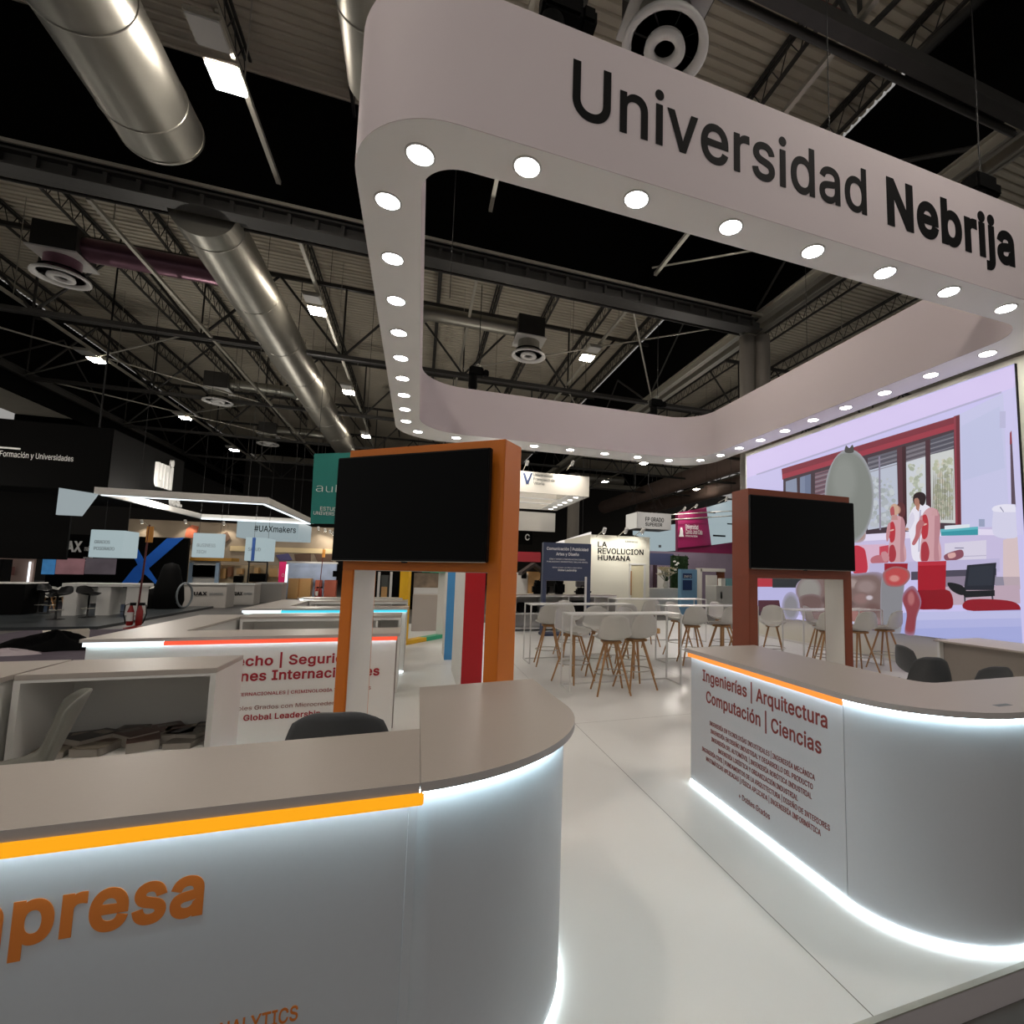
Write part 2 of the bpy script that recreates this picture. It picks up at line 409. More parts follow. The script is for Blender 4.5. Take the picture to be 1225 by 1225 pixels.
# open web joists under the sheet, running along the hall
def joist_bm(length):
    b = B(); h = length/2
    b.bar((0, -h, 0), (0, h, 0), .035, square=True).bar((-.05, -h, .62), (-.05, h, .62), .03, square=True).bar((.05, -h, .62), (.05, h, .62), .03, square=True)
    n = int(length/.62)
    for i in range(n):
        y = -h+i*length/n; s = length/n
        b.bar((0, y, 0), (0, y+s/2, .62), .014, n=4).bar((0, y+s/2, .62), (0, y+s, 0), .014, n=4)
    return b
jn = joist_bm(13.0).make('roof_joist', DKST); jf = joist_bm(31.5).make('roof_joist', DKST)
for b, y, k in ((jn, 6.6, 'near'), (jf, 29.6, 'far')):
    for i in range(12):
        o = b if i == 0 else b.copy()
        if i: COL.objects.link(o)
        o.location = (-16.2+i*2.35, y, 13.1)
        tag(o, ('open web roof joist, %s from left, %s side of smoke curtain' % (ORD[i], k)), 'roof joist', 'open web joists under the roof')
for i in range(6):
    o = jf.copy(); COL.objects.link(o); o.location = (12.6+i*3, 29.6, 13.1)
    tag(o, 'open web roof joist over the magenta stands, %s beyond the long girder' % ORD[i], 'roof joist', 'open web joists under the roof')
# twin round columns under the girder crossing
t = thing('round_column', 'tall pair of bundled round grey columns rising to the girder crossing', 'column', (10.75, 13.9, -.12))
for dx, dy in ((-.32, .12), (.12, -.1), (.3, .35)): B().lathe((dx, dy, 0), [(.27, 0), (.27, 10.1)], 20).make('column_tube', M('column_paint', '#6f6a62', .5), t)
t = thing('round_column', 'far grey round column rising behind the navy sign stand', 'column', (12.1, 40, -.12))
B().lathe((0,0,0), [(.5, 0), (.5, 10.2)], 20).make('column_tube', M('column_paint_far', '#77726a', .5), t)

# ------------------------------------------------------------------ ducts
def duct(name, p, q, r, label, cap=False, seams=2.2, mat=STEEL):
    p, q = Vector(p), Vector(q); d = q-p; L = d.length
    t = thing(name, label, 'duct', p); t.rotation_euler = d.to_track_quat('Y', 'Z').to_euler()
    prof = [(r, 0), (r, L)]
    b = B().lathe((0,0,0), prof, 40, 'y')
    b.make('duct_tube', mat, t)
    s = B(); y = .6
    while y < L-.2:
        s.lathe((0,0,0), [(r, y-.02), (r+.012, y-.012), (r+.012, y+.012), (r, y+.02)], 40, 'y'); y += seams
    s.make('seam_ring', mat, t)
    for y in ((1.2, L-1.2) if L < 12 else (1.5, L*.25, L*.5, L*.75, L-1.5)): B().bar((0,y,r-.01), (0,y,ZR-p.z), .015, n=5).make('hanger', BLKST, t)
    if cap: B().lathe((0,0,0), [(.0, L+.1), (r*.5, L+.09), (r*.9, L+.04), (r+.01, L), (r+.01, L-.05)], 40, 'y').make('end_cap', mat, t)
    return t
duct('air_duct', (-5.15,-4,10.1), (-5.15,11.35,10.1), .7, 'big round galvanised air duct ending above the left aisle', True, 1.75)
duct('air_duct', (-5.25,13.62,10.1), (-5.25,52,10.1), .7, 'long round galvanised air duct continuing beyond the near girder', False, 3.2)
duct('air_duct', (-1.15,-4,10.1), (-1.15,8.9,10.1), .42, 'round galvanised duct beside the rounded corner of the white fascia', False, 2.2)
duct('air_duct', (-.55,45,9.6), (-.55,53,9.6), .75, 'short far duct peeping under the rear left corner of the hanging frame')
PINKLIT = M('pink_lit_duct', '#8f7b72', .5, metal=.1, var=.15, scale=2)  # warm pink light on these ducts is mixed into their base colour
duct('air_duct', (22.3,26,10.3), (22.3,60,10.3), .8, 'thick warm-lit duct over the magenta stand', mat=PINKLIT, seams=4)
duct('air_duct', (27.5,26,10.3), (27.5,60,10.3), .8, 'thick outer duct parallel to the one over the magenta stand', mat=PINKLIT, seams=4)
duct('air_duct', (14.5,36,11.4), (19.3,36,11.4), .45, 'short bright cross duct under the far roof, nearer one', mat=STEEL)
duct('air_duct', (14.2,46.6,11.2), (19.3,46.6,11.2), .45, 'short bright cross duct under the far roof, farther one', mat=STEEL)
# swirl diffusers with plenum box and branch duct
def diffuser(x, y, z, label, side=0, L=2.2, r=.33, mat=STEEL, bmat=None):
    t = thing('air_diffuser', label, 'air diffuser', (x, y, z), 0, 'round swirl diffusers on square plenum boxes'); t.scale = (.82, .82, .82)
    bm_ = bmat or DKST
    B().rbox((-.62,-.62,.75), (.62,.62,1.75), .02).make('plenum_box', bm_, t)
    B().box((-.7,-.7,.72), (.7,.7,.78)).make('box_flange', W_MET, t)
    B().lathe((0,0,0), [(.5,.72), (.5,.3), (.62,.12)], 32).make('neck', mat, t)
    B().lathe((0,0,0), [(.62,.12), (.78,.1), (.8,.02), (.74,0), (.66,.03), (.62,.12)], 36).make('outer_ring', W_MET, t)
    B().lathe((0,0,0), [(.36,.1), (.38,0), (.2,-.01), (.2,.1)], 32).make('hub_ring', W_MET, t)
    for k in range(8):
        b = B(); a = k*math.pi/4; c, s_ = math.cos(a), math.sin(a)
        b.add([(c*.36, s_*.36, .1), (c*.64, s_*.64, .1), (c*.64-s_*.12, s_*.64+c*.12, .2), (c*.36-s_*.1, s_*.36+c*.1, .2)], [(0,1,2,3)]).make('vane', BLKST, t)
    B().lathe((0,0,0), [(.61,.3), (0,.3)], 24).make('dark_throat', BLKST, t)
    if side:
        B().tube([(side*.62,0,1.25), (side*(.62+L*.75),0,1.25), (side*(.62+L*.92),.05*side,1.22), (side*(.62+L),.3,1.15)], r, 18).make('branch_duct', mat, t)
    return t
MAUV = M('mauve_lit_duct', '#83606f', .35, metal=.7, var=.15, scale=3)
diffuser(3.12, 6.15, 9.55, 'round swirl diffuser peeping over the top edge of the white fascia', -1, 2.0, bmat=DKST)
diffuser(3.6, 18.4, 9.95, 'round swirl diffuser seen through the opening of the hanging frame', -1, 4.3)
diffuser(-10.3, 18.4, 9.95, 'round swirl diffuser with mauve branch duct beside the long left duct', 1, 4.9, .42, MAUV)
diffuser(-10.0, 29.6, 9.9, 'small far swirl diffuser left of the long duct', 1, 3.6)
diffuser(-10.0, 38.6, 9.9, 'faint swirl diffuser near the far end of the left duct', 1, 3.6)
# lighting rails and square bay lamps (one lit, one dark panel each)
def rail(x, y0, y1, z, label, r=.045):
    bb = B().bar((0, y0, 0), (0, y1, 0), r, square=True); yy = y0+1
    while yy < y1: bb.bar((0, yy, 0), (0, yy, ZR-z), .012, n=4); yy += 6
    o = bb.make('lighting_rail', STEELR, None, (x, 0, z)); tag(o, label, 'rail', 'metal rails hung under the roof')
rail(-3.42, 3, 12.4, 10.35, 'metal lighting rail carrying the bright lamp nearest the big duct end')
rail(-3.42, 14.2, 52, 10.35, 'metal lighting rail running along the right side of the long duct')
rail(-7.65, 14.2, 52, 10.1, 'pale metal rail crossing the mauve branch duct')
rail(6.05, 14.2, 52, 10.35, 'metal lighting rail seen through the hanging frame')
rail(6.05, 3.5, 12.4, 10.35, 'pale metal rail rising above the lettering of the fascia')
rail(1.3, 3.5, 12.4, 11.0, 'thin metal rail seen at the front left corner inside the hanging frame')
rail(1.3, 14.2, 52, 11.0, 'thin metal rail beyond the curtain inside the hanging frame')
rail(-13.0, 14.2, 52, 10.35, 'metal lighting rail above the black hanging stand banner')
rail(15.95, 14.2, 52, 10.35, 'metal lighting rail over the magenta stands, inner one')
rail(25.45, 14.2, 52, 10.35, 'metal lighting rail over the magenta stands, outer one')
def bay_lamp(x, y, label, far=False, near=False):
    t = thing('bay_lamp', label, 'hall lamp', (x, y, 10.1), 0, 'square twin-panel bay lamps')
    for nm, yy, mt in (('unlit_panel', -.4, UNLIT), ('lit_panel', .4, E_BAYF if far else E_BAY)):
        hs = B().rbox((-.26, yy-.29, .03), (.26, yy+.29, .12), .02).make('lamp_housing', STEELR, t)
        B().rbox((-.235, yy-.265, -.005), (.235, yy+.265, .03), .02).make(nm, mt, hs)
    B().bar((.2, -.7, .15), (.2, .7, .15), .03, square=True).make('bracket', STEELR, t)
rows = [(-3.58, 'along the rail right of the long duct'), (5.85, 'along the rail seen through the hanging frame'), (-13.1, 'along the rail over the left stands')]
for x, nm in rows:
    for i, y in enumerate((-6.9, 1.3, 9.3, 17.6, 25.6, 34.0, 42.2)):
        if x == -13.1 and y < 20: y = y
        bay_lamp(x, y, 'square bay lamp with one lit panel, %s %s' % (ORD[i], nm), far=y > 15)
for i, (x, y) in enumerate(((15.8, 17.5), (15.8, 25.6), (15.8, 33.6), (15.8, 42), (25.3, 33.6), (25.3, 41.8))):
    bay_lamp(x, y, 'square bay lamp over the magenta stands, %s counted from the near side' % ORD[i], far=True)
# roof bracing and hanging wires
def rod(p, q, r, label, mat=STEELR, name='brace_rod', cat='brace rod', group='steel bracing rods of the roof'):
    p, q = Vector(p), Vector(q)
    o = B().bar((0,0,0), q-p, r, n=6).make(name, mat, None, p); return tag(o, label, cat, group)
rod((5.9,13.8,10.3), (10.3,21.4,10.3), .04, 'bright brace rod from the near girder towards the columns')
rod((10.3,13.8,10.4), (1.4,21.4,10.3), .03, 'thin brace rod crossing under the right smoke curtain')
rod((6.0,12.5,10.6), (10.3,9.0,10.5), .03, 'brace rod slanting to the fascia through the hanging frame')
rod((6.0,21.5,10.2), (10.3,29.7,10.2), .035, 'farther brace rod left of the twin columns')
rod((-17.5,21.6,10.2), (-8.2,29.7,10.2), .035, 'brace rod in the dark bay over the black banner')
rod((-8.2,21.6,10.2), (-17.5,29.7,10.2), .035, 'crossing brace rod in the dark bay over the black banner')
rod((-17.5,29.7,10.2), (-8.2,37.8,10.2), .035, 'brace rod in the next dark bay over the left stands')
rod((-8.2,29.7,10.2), (-17.5,37.8,10.2), .035, 'crossing brace rod in the next dark bay over the left stands')
rod((10.6,21.5,10.2), (15,29.7,10.2), .035, 'brace rod right of the twin columns')
rod((7.2,5.3,10.1), (10.4,5.3,13.6), .09, 'thick grey diagonal at the upper right corner of the picture', DKST)
RED = M('red_pipe_paint', '#7a1a14', .5)
rod((5.9,7.3,13.6), (8.3,7.3,13.6), .06, 'dark red sprinkler pipe under the near roof', RED, 'sprinkler_pipe', 'pipe', None)
# ================================================================== HANGING FASCIA
def rrect(x0, y0, x1, y1, rs, n=14):                        # counter clockwise from the front left corner; rs = radii fl, fr, br, bl
    p = []
    for (cx, cy, a, r) in ((x0+rs[0], y0+rs[0], 180, rs[0]), (x1-rs[1], y0+rs[1], 270, rs[1]), (x1-rs[2], y1-rs[2], 0, rs[2]), (x0+rs[3], y1-rs[3], 90, rs[3])):
        p += arc(cx, cy, r, r, a, a+90, n)
    return p
FZ0, FZ1 = 5.4, 6.72
OUT = rrect(-.75, 4.06, 9.06, 14.9, (.88, .88, 1.2, 1.2)); INN = rrect(-.16, 4.54, 8.37, 13.9, (.42, .5, 1.1, 1.1))
fz = thing('hanging_fascia', 'huge white ring shaped hanging fascia with black lettering and downlights', 'hanging sign', (4.1, 9.5, FZ0))
def loc(p): return [(x-4.1, y-9.5) for x, y in p]
def skin(path, z0, z1, flip):
    n = len(path); b = B(); vs = [(x, y, z0) for x, y in path]+[(x, y, z1) for x, y in path]
    b.add(vs, [(i, (i+1)%n, n+(i+1)%n, n+i) for i in range(n)], 0, True); return b
Hh = FZ1-FZ0
B().wall(loc(OUT), .005, Hh, .03, closed=True, smooth=True).make('outer_band', W_FAB, fz)
B().wall(loc(INN), .005, Hh, -.03, closed=True, smooth=True).make('inner_band', W_FAB, fz)
n = len(OUT); o_, i_ = loc(OUT), loc(INN)
b = B(); vs = [(x, y, 0) for x, y in o_]+[(x, y, 0) for x, y in i_]+[(x, y, .03) for x, y in o_]+[(x, y, .03) for x, y in i_]
b.add(vs, [(i, (i+1)%n, n+(i+1)%n, n+i) for i in range(n)]+[(2*n+i, 3*n+i, 3*n+(i+1)%n, 2*n+(i+1)%n) for i in range(n)])
b.make('soffit', W_SOF, fz)
DL = [(-.17,4.5)]+[(.765+1.11*i, 4.285) for i in range(8)]+[(8.6,4.45)]
DL += [(-.48, 5.22+1.0*i) for i in range(9)]+[(-.2,14.1)]+[(.82+1.12*i, 14.3) for i in range(7)]+[(8.45,13.85)]+[(8.66, 5.3+.965*i) for i in range(9)]
me0 = None
for x, y in DL:
    if me0 is None:
        d0 = B().lathe((0,0,0), [(.135, .012), (.135, -.006), (.115, -.008), (.112, .0)], 28).make('downlight', W_MET, fz, (x-4.1, y-9.5, -.002))
        g0 = B().lathe((0,0,0), [(.112, -.004), (.0, -.004)], 28).make('lamp_glass', E_DOWN, d0); me0 = d0
    else:
        d = d0.copy(); COL.objects.link(d); d.location = (x-4.1, y-9.5, -.002)
        g = g0.copy(); COL.objects.link(g); g.parent = d
# lettering on the front band
def ftext(body, xa, xb, z, h, bold): text('lettering', body, TXTB, fz, (xa-4.1, 4.06-9.5-.001, z-FZ0), (1,0,0), (0,0,1), xb-xa, h, bold=bold, depth=.006)
ftext('Universidad', 1.12, 4.68, 5.85, .545, .01)
ftext('Nebrija', 5.0, 7.27, 5.85, .545, .03)
# chain hoists and wires carrying the ring
def hoist(x, y, z, label):
    t = thing('chain_hoist', label, 'hoist', (x, y, z), 0, 'black chain hoists carrying the hanging frame')
    B().rbox((-.2,-.13,0), (.2,.13,.26), .03).rbox((.2,-.09,.04), (.36,.09,.22), .03).make('motor_body', BLKM, t)
    B().lathe((-.08,0,-.42), [(.1,0), (.13,.1), (.12,.4)], 12).make('chain_bag', BLKM, t)
    B().tube([(.1,0,.26), (.1,0,.34), (.05,0,.38), (0,0,.34)], .02, 8).make('hook', STEELR, t)
    B().bar((.06,0,.36), (.06,0,ZC+.0-z), .012, n=5).make('chain', BLKST, t)
    B().bar((.0,0,-.02), (.0,0,FZ1-z), .014, n=5).make('load_chain', BLKST, t)
hoist(1.05, 4.32, 7.05, 'black chain hoist at the top edge left of the lettering')
hoist(7.1, 4.35, 7.0, 'black chain hoist above the bold word of the fascia')
hoist(1.3, 14.4, 7.3, 'black chain hoist over the back edge, left one in the opening')
hoist(7.1, 14.4, 7.15, 'black chain hoist over the back edge near the rear right corner')
for i, (x, y) in enumerate(((4.4, 4.3), (.3, 9.3), (4.2, 14.4), (8.65, 9.3))):
    rod((x, y, FZ1), (x, y, 13.0), .006, ['thin wire rising from the middle of the lettered side', 'thin wire rising from the left side of the hanging frame', 'thin wire rising from the back of the hanging frame', 'thin wire rising from the right side of the hanging frame'][i], BLKST, 'suspension_wire', 'wire', 'suspension wires of the hanging frame')

# ================================================================== SCREEN WALL
XW = 9.2
wl = B().box((XW, 4.2, 0), (XW+.25, 12.5, 5.39)).make('wall_right', M('warm_white_wall', '#d8d4c4', .7, var=.02)); struct(wl, 'white wall carrying the big bright screen')
sc = thing('video_wall', 'huge bright screen showing a laboratory room with red window frames and torso models', 'screen', (XW, 8.5, 2.9))
def onw(px, py, d=0.0):
    d_ = ray(px, py); X = XW-.06-d; t = X/d_.x; return Vector((X-XW, d_.y*t-8.5, EYE+d_.z*t-2.9))
c4 = [onw(893, 545), onw(1213.5, 437), onw(1228, 775), onw(893, 738)]
ya, yb = c4[0].y, c4[1].y; za, zb = (c4[0].z+c4[1].z)/2, .60-2.9
B().box((-.05, yb-.004, zb-.006), (0, ya+.004, za+.006)).make('screen_cabinet', BLK, sc)
B().add([(-.06, ya, za), (-.06, yb, za), (-.06, yb, zb), (-.06, ya, zb)], [(0,1,2,3)]).make('display', E('screen_wall_paint', '#c9c3ee', .95), sc)
LAY = [0.0]
def sp(nm, pts, col, k=.92):                                # one flat colour field of the displayed picture
    LAY[0] += .0004
    return ([onw(x, y, LAY[0]) for x, y in pts], nm, col, k)
def ell(cx, cy, rx, ry, n=28, rot=0): return [(cx+rx*math.cos(2*math.pi*i/n)*math.cos(rot)-ry*math.sin(2*math.pi*i/n)*math.sin(rot), cy+ry*math.sin(2*math.pi*i/n)*math.cos(rot)+rx*math.cos(2*math.pi*i/n)*math.sin(rot)) for i in range(n)]
Q = lambda x0, y0, x1, y1: [(x0, y0), (x1, y0), (x1, y1), (x0, y1)]
def smooth(pts, k=6):                                      # closed Catmull-Rom outline for the organic shapes
    n = len(pts); o = []
    for i in range(n):
        p0, p1, p2, p3 = (pts[(i+j-1)%n] for j in range(4))
        for q in range(k):
            t = q/k; o.append(tuple(.5*(2*p1[c]+(p2[c]-p0[c])*t+(2*p0[c]-5*p1[c]+4*p2[c]-p3[c])*t*t+(3*p1[c]-p0[c]-3*p2[c]+p3[c])*t**3) for c in (0, 1)))
    return o
def mixc(a, b, t): return '#'+''.join('%02x' % round(int(a[i:i+2], 16)*(1-t)+int(b[i:i+2], 16)*t) for i in (1, 3, 5))
pic = [
 sp('upper', [(893,545),(1213,437),(1215,463),(893,572)], '#d9caf3'), sp('beam_line', [(905,567),(1198,468),(1198,470.5),(905,569)], '#b3aed0'),
 sp('side_wall', [(1147,496),(1200,470),(1208,640),(1150,640)], '#c9c9ea'), sp('side_wall', [(1150,510),(1196,486),(1202,560),(1152,575)], '#c3c6e6'), sp('corner_line', [(1200,497),(1219,486),(1219,487.2),(1200,498.2)], '#9a98b4'),
 sp('corner', [(1200,470),(1216,462),(1224,640),(1208,640)], '#cfcaf0'), sp('left_wall', [(893,572),(935,560),(937,640),(893,650)], '#cdc6ee'), sp('socket', Q(1196,492,1203,512), '#bdbbdc'),
 sp('window_head', [(935,561),(1147,497),(1147,505),(935.5,567.5)], '#7f2a3a'), sp('window_head', [(935.5,567.5),(1147,505),(1147,513),(936,574)], '#9c3344'),
 sp('window_field', [(937,573),(1147,512),(1149,630),(937,660)], '#43343c'),
 sp('pane', [(940,576),(953,572),(954,600),(940,602)], '#8891a8'), sp('pane', [(957,571),(970,567),(970,600),(957,602)], '#6a7590'), sp('pane', [(957,571),(963,569.3),(963,600),(957,602)], '#7b86a0'),
 sp('blind', [(975,566),(1000,559),(1000,600),(975,602)], '#7a5a66'), sp('blind', [(1038,548),(1073,538),(1073,557),(1038,566)], '#66646f'),
 sp('outdoors', [(1038,562),(1073,553),(1075,628),(1038,634)], '#bcc2d2'),
 sp('blind', [(1084,535),(1107,528),(1107,546),(1084,552)], '#6f6870'), sp('outdoors', [(1084,552),(1107,546),(1108,625),(1085,626)], '#cfd3da'),
 sp('blind', [(1113,526),(1141,517),(1141,537),(1113,544)], '#5a5a66'), sp('outdoors', [(1113,544),(1141,537),(1143,626),(1114,625)], '#cfd2d0'),
]
for x0, x1, yt, sl, n_ in ((975,1000,568,-.29,11),(1038,1073,551,-.29,6),(1084,1107,538,-.3,6),(1113,1141,528,-.3,6)):   # blind slats
    for q in range(n_): pic.append(sp('slat', [(x0, yt+2.8*q), (x1, yt+2.8*q+sl*(x1-x0)), (x1, yt+2.8*q+1+sl*(x1-x0)), (x0, yt+2.8*q+1)], '#8d8a92' if q % 2 else '#4a4650'))
rl_ = random.Random(11)
for x0, x1, y0, y1, cs, n_ in ((1040,1073,572,628,('#a3aab4','#b4bac6','#98a0a4','#c6ccd6'),110),(1086,1107,556,622,('#a9b09a','#bcc0a6','#98a088','#d6d8d4'),90),(1115,1142,550,618,('#b2b592','#a2a684','#c6c8ae','#8f947c','#d4c8b0'),150)):
    for q in range(n_):
        cx_, cy_, r_ = rl_.uniform(x0+3, x1-3), rl_.uniform(y0, y1), rl_.uniform(1.2, 4.2); pic.append(sp('foliage', [(cx_+r_*rl_.uniform(.6, 1.1)*math.cos(a_*.9), cy_+r_*rl_.uniform(.6, 1.1)*math.sin(a_*.9)) for a_ in range(7)], mixc(cs[q % len(cs)], '#c4c9c6', .35)))
for q in range(12): pic.append(sp('branch', [(1115+q*2.2, 622), (1116+q*2.2, 622), (1117.5+q*2.1, 560+rl_.uniform(0, 30)), (1117+q*2.1, 560)], '#7d7a6a'))
pic += [
 sp('window_bar', [(1051,546),(1053,545.5),(1054,634),(1052,634)], '#8a8498'), sp('mullion', [(1073,536),(1083,533),(1085,632),(1075,632)], '#55303a'), sp('mullion', [(1079,534.5),(1083,533),(1085,632),(1081,632)], '#3e2028'), sp('mullion', [(1107,527),(1112.5,525),(1114.5,630),(1109,630)], '#4a2a34'),
 sp('frame_post', [(1141,498),(1148,496),(1150,628),(1143,628)], '#6b2733'), sp('frame_post', [(1141,498),(1143.5,497.3),(1145.5,628),(1143,628)], '#8e3a48'),
 sp('door_edge', [(1208,518),(1218,513),(1220,606),(1210,606)], '#5a4a58'), sp('door_head', [(1208,518),(1218,513),(1218,529),(1208,532)], '#8e3342'),
 sp('bench_back', [(1022,640),(1224,628),(1224,700),(1022,690)], '#c9bfe2'), sp('bench_top', [(1022,640),(1150,632),(1224,634),(1224,640),(1150,640),(1022,648)], '#e4dcf4'), sp('bench_front', [(1022,652),(1060,651),(1060,680),(1022,682)], '#d9b4cc'),
 sp('drawer', [(1130,650),(1180,646),(1180,684),(1130,684)], '#d9d3e6'), sp('handle', Q(1142,655,1153,656.2), '#8a86a0'), sp('drawer_line', [(1130,666),(1180,664),(1180,665),(1130,667)], '#b9b3cc'), sp('locker', [(1200,646),(1224,640),(1224,705),(1200,703)], '#d8c3c6'), sp('locker', [(1200,690),(1224,690),(1224,705),(1200,703)], '#b9a7b0'),
 sp('tray', [(1125,633),(1170,630),(1170,640),(1126,641)], '#3897a6'), sp('tray', [(1125,633),(1170,630),(1170,633),(1125,636.5)], '#5fb6c2'), sp('tray', [(1130,629),(1160,627),(1160,631),(1130,633.5)], '#dfe6ee'), sp('jar', Q(1171,621,1178,630), '#9aa3c0'),
 sp('cool_box', smooth([(1188,612),(1190,606),(1206,603),(1221,608),(1223,640),(1190,641)]), '#d6d4ec'), sp('cool_box', smooth([(1189,606),(1205,603),(1221,607),(1221,612),(1190,612)]), '#e8e6f6'), sp('crease', [(1197,606),(1201,612),(1200.5,613),(1196,607)], '#8f8eaa'),
 sp('red_chair', smooth([(1021,655),(1032,655),(1036,663),(1037,684),(1021,685)]), '#c03246'), sp('red_chair', [(1052,654),(1063,652),(1063,668),(1052,668)], '#c44456'),
 sp('coat', smooth([(1088,616),(1094,606),(1104,603),(1113,607),(1119,617),(1121,642),(1112,668),(1093,670),(1089,645),(1086,628)]), '#ebe7f4'), sp('coat_fold', [(1100,610),(1102,610),(1100,660),(1098.5,660)], '#b9b4cc'), sp('coat_fold', [(1109,612),(1111,613),(1114,640),(1112,640)], '#cdc8dc'), sp('sleeve', smooth([(1088,618),(1092,613),(1094,622),(1088,634),(1083,633)]), '#dad6e8'), sp('hand', ell(1085,633,2.2,1.8), '#b98a78'),
 sp('neck', [(1095,601),(1101,602),(1099,612),(1096,609)], '#b07c68'), sp('hair', smooth([(1092,598),(1094,591),(1101,588.5),(1107,592),(1107,600),(1104,605),(1100,602),(1098,596),(1095,597),(1094,603)]), '#2a1c22'), sp('face', smooth([(1094,597),(1098,596),(1100,601),(1097,605.5),(1094,603)]), '#a87868'),
 sp('second_hair', smooth([(1073,605),(1077,601),(1082,604),(1083,614),(1080,620),(1075,614)]), '#5e2f34'), sp('second_face', ell(1074.5,610,3,4.5), '#b78a7c'),
]
for x_, f_ in ((1062, 1), (1100, 1.18)):                     # two anatomy torsos: skin side, muscle side, head or neck
    T = lambda pts: smooth([(x_+p*f_, 672-(672-q)*f_) for p, q in pts])
    pic += [sp('torso', T([(2,628),(6,620),(12,617),(19,621),(21,632),(20,648),(22,660),(20,672),(2,672),(1,656),(3,642)]), '#cf9fa6'), sp('torso_shade', T([(16,620),(20,624),(21,640),(19,656),(20,671),(15,671),(15,650)]), '#b9858e'),
            sp('torso_red', T([(1,630),(6,624),(9,632),(8,646),(3,648)]), '#b8323e'), sp('torso_rib', T([(3,634),(7,633),(7,634.5),(3,635.5)]), '#e0b0a8'), sp('torso_red', T([(2,655),(7,652),(10,662),(8,671),(2,671)]), '#a83440'), sp('torso_arm', T([(0,628),(3,626),(2,642),(-1,648),(-2,640)]), '#c28a90')]
pic += [sp('torso_head', ell(1070,610,5.5,7.5), '#c9a690'), sp('torso_head_red', smooth([(1065,609),(1069,606),(1070,616),(1066,617)]), '#b0545a'), sp('torso_neck', [(1067,616),(1073,616),(1074,622),(1066,622)], '#bf8f8c'), sp('torso_neck', [(1115,610),(1121,610),(1122,617),(1114,617)], '#cc9da2'),
 sp('bent_arm', smooth([(1096,628),(1101,622),(1106,626),(1101,634),(1099,644),(1094,652),(1091,650),(1095,640)]), '#b86a70'),
 sp('scraps', smooth([(1042,668),(1050,664),(1060,666),(1062,673),(1044,674)]), '#b86a76'), sp('scraps', smooth([(1054,662),(1060,660),(1064,668),(1058,672)]), '#c78a92'), sp('scraps', smooth([(1130,664),(1142,659),(1151,658),(1152,666),(1140,671),(1131,670)]), '#8a5060'), sp('scraps', smooth([(1134,663),(1142,661),(1143,666),(1136,668)]), '#d9a9a6'),
 sp('far_table', [(1040,674),(1196,668),(1196,684),(1040,688)], '#bdb6da'), sp('table_shade', [(1090,684),(1192,680),(1192,690),(1090,694)], '#4c4858'), sp('under_table', [(1130,690),(1192,688),(1192,700),(1130,702)], '#8a7e92'),
 sp('legs', [(1190,690),(1200,690),(1204,718),(1192,718)], '#8f8a9c'), sp('floor_patch', [(1130,702),(1225,700),(1225,722),(1130,724)], '#bda6b6'),
 sp('red_chair', [(1098,672),(1132,671),(1131,706),(1098,707)], '#a31428'), sp('red_chair', [(1098,672),(1132,671),(1131.6,676),(1098,677)], '#b92a3c'), sp('red_chair', smooth([(1095,708),(1115,706),(1136,707),(1139,727),(1117,729),(1095,727)], 4), '#86101f'), sp('red_chair', [(1058,674),(1086,674),(1085,692),(1058,692)], '#9a182a'),
 sp('black_chair', [(1157,676),(1192,673),(1189,706),(1153,706)], '#1f2430'), sp('black_chair', [(1160,678),(1189,676),(1187,700),(1157,701)], '#2a303c'), sp('black_seat', smooth([(1134,697),(1150,700),(1156,708),(1150,712),(1138,706)]), '#14161c'), sp('black_chair', [(1150,707),(1190,706),(1190,713),(1154,715)], '#12151c'), sp('chair_leg', [(1153,714),(1155,714),(1156,728),(1154,728)], '#3a3c48'), sp('chair_leg', [(1186,713),(1188,713),(1189,720),(1187,720)], '#3a3c48'),
 sp('red_chair', smooth([(1157,718),(1190,717),(1215,721),(1218,732),(1157,730)], 4), '#8e1626'),
 sp('near_table', [(1010,735),(1228,730),(1228,776),(1010,760)], '#a6acdf'), sp('table_light', [(1095,732),(1228,731),(1228,740),(1095,742)], '#bfc0e8'), sp('table_light', [(1095,742),(1228,740),(1228,750),(1095,752)], '#b2b5e3'),
 sp('left_table', [(893,700),(960,700),(965,736),(893,738)], '#b9b6e2'), sp('left_red', [(893,690),(924,690),(924,702),(893,702)], '#b03040'), sp('left_dark', [(924,690),(960,690),(955,703),(924,703)], '#262a30'), sp('left_chair', [(907,718),(932,718),(936,740),(907,740)], '#4a2632'), sp('left_chair_shade', [(893,731),(940,731),(940,741),(893,741)], '#3a2a34'),
]
def soft(nm, pts, ca, cb, n_=6, grow=.16):                    # an out-of-focus shape: nested outlines running into the surrounding colour
    cx_ = sum(p[0] for p in pts)/len(pts); cy_ = sum(p[1] for p in pts)/len(pts)
    for q in range(n_): k_ = 1+grow*(1-2*q/(n_-1)); pic.append(sp(nm, [(cx_+(x-cx_)*k_, cy_+(y-cy_)*k_) for x, y in pts], mixc(cb, ca, (q+1)/n_)))
soft('blurred_bones', smooth([(955,702),(968,692),(990,690),(1022,688),(1056,692),(1060,750),(1000,746),(985,744),(966,740),(958,725)]), '#7a6562', '#a397b4', 6, .07)
soft('blurred_skull', ell(968,706,13,14), '#8f8b86', '#7f6f70'); soft('jaw', smooth([(958,716),(972,712),(984,718),(978,732),(962,730)]), '#6c5654', '#7f6f70'); soft('blur', ell(946,726,9,15), '#858389', '#a9a4c8', 5, .2)
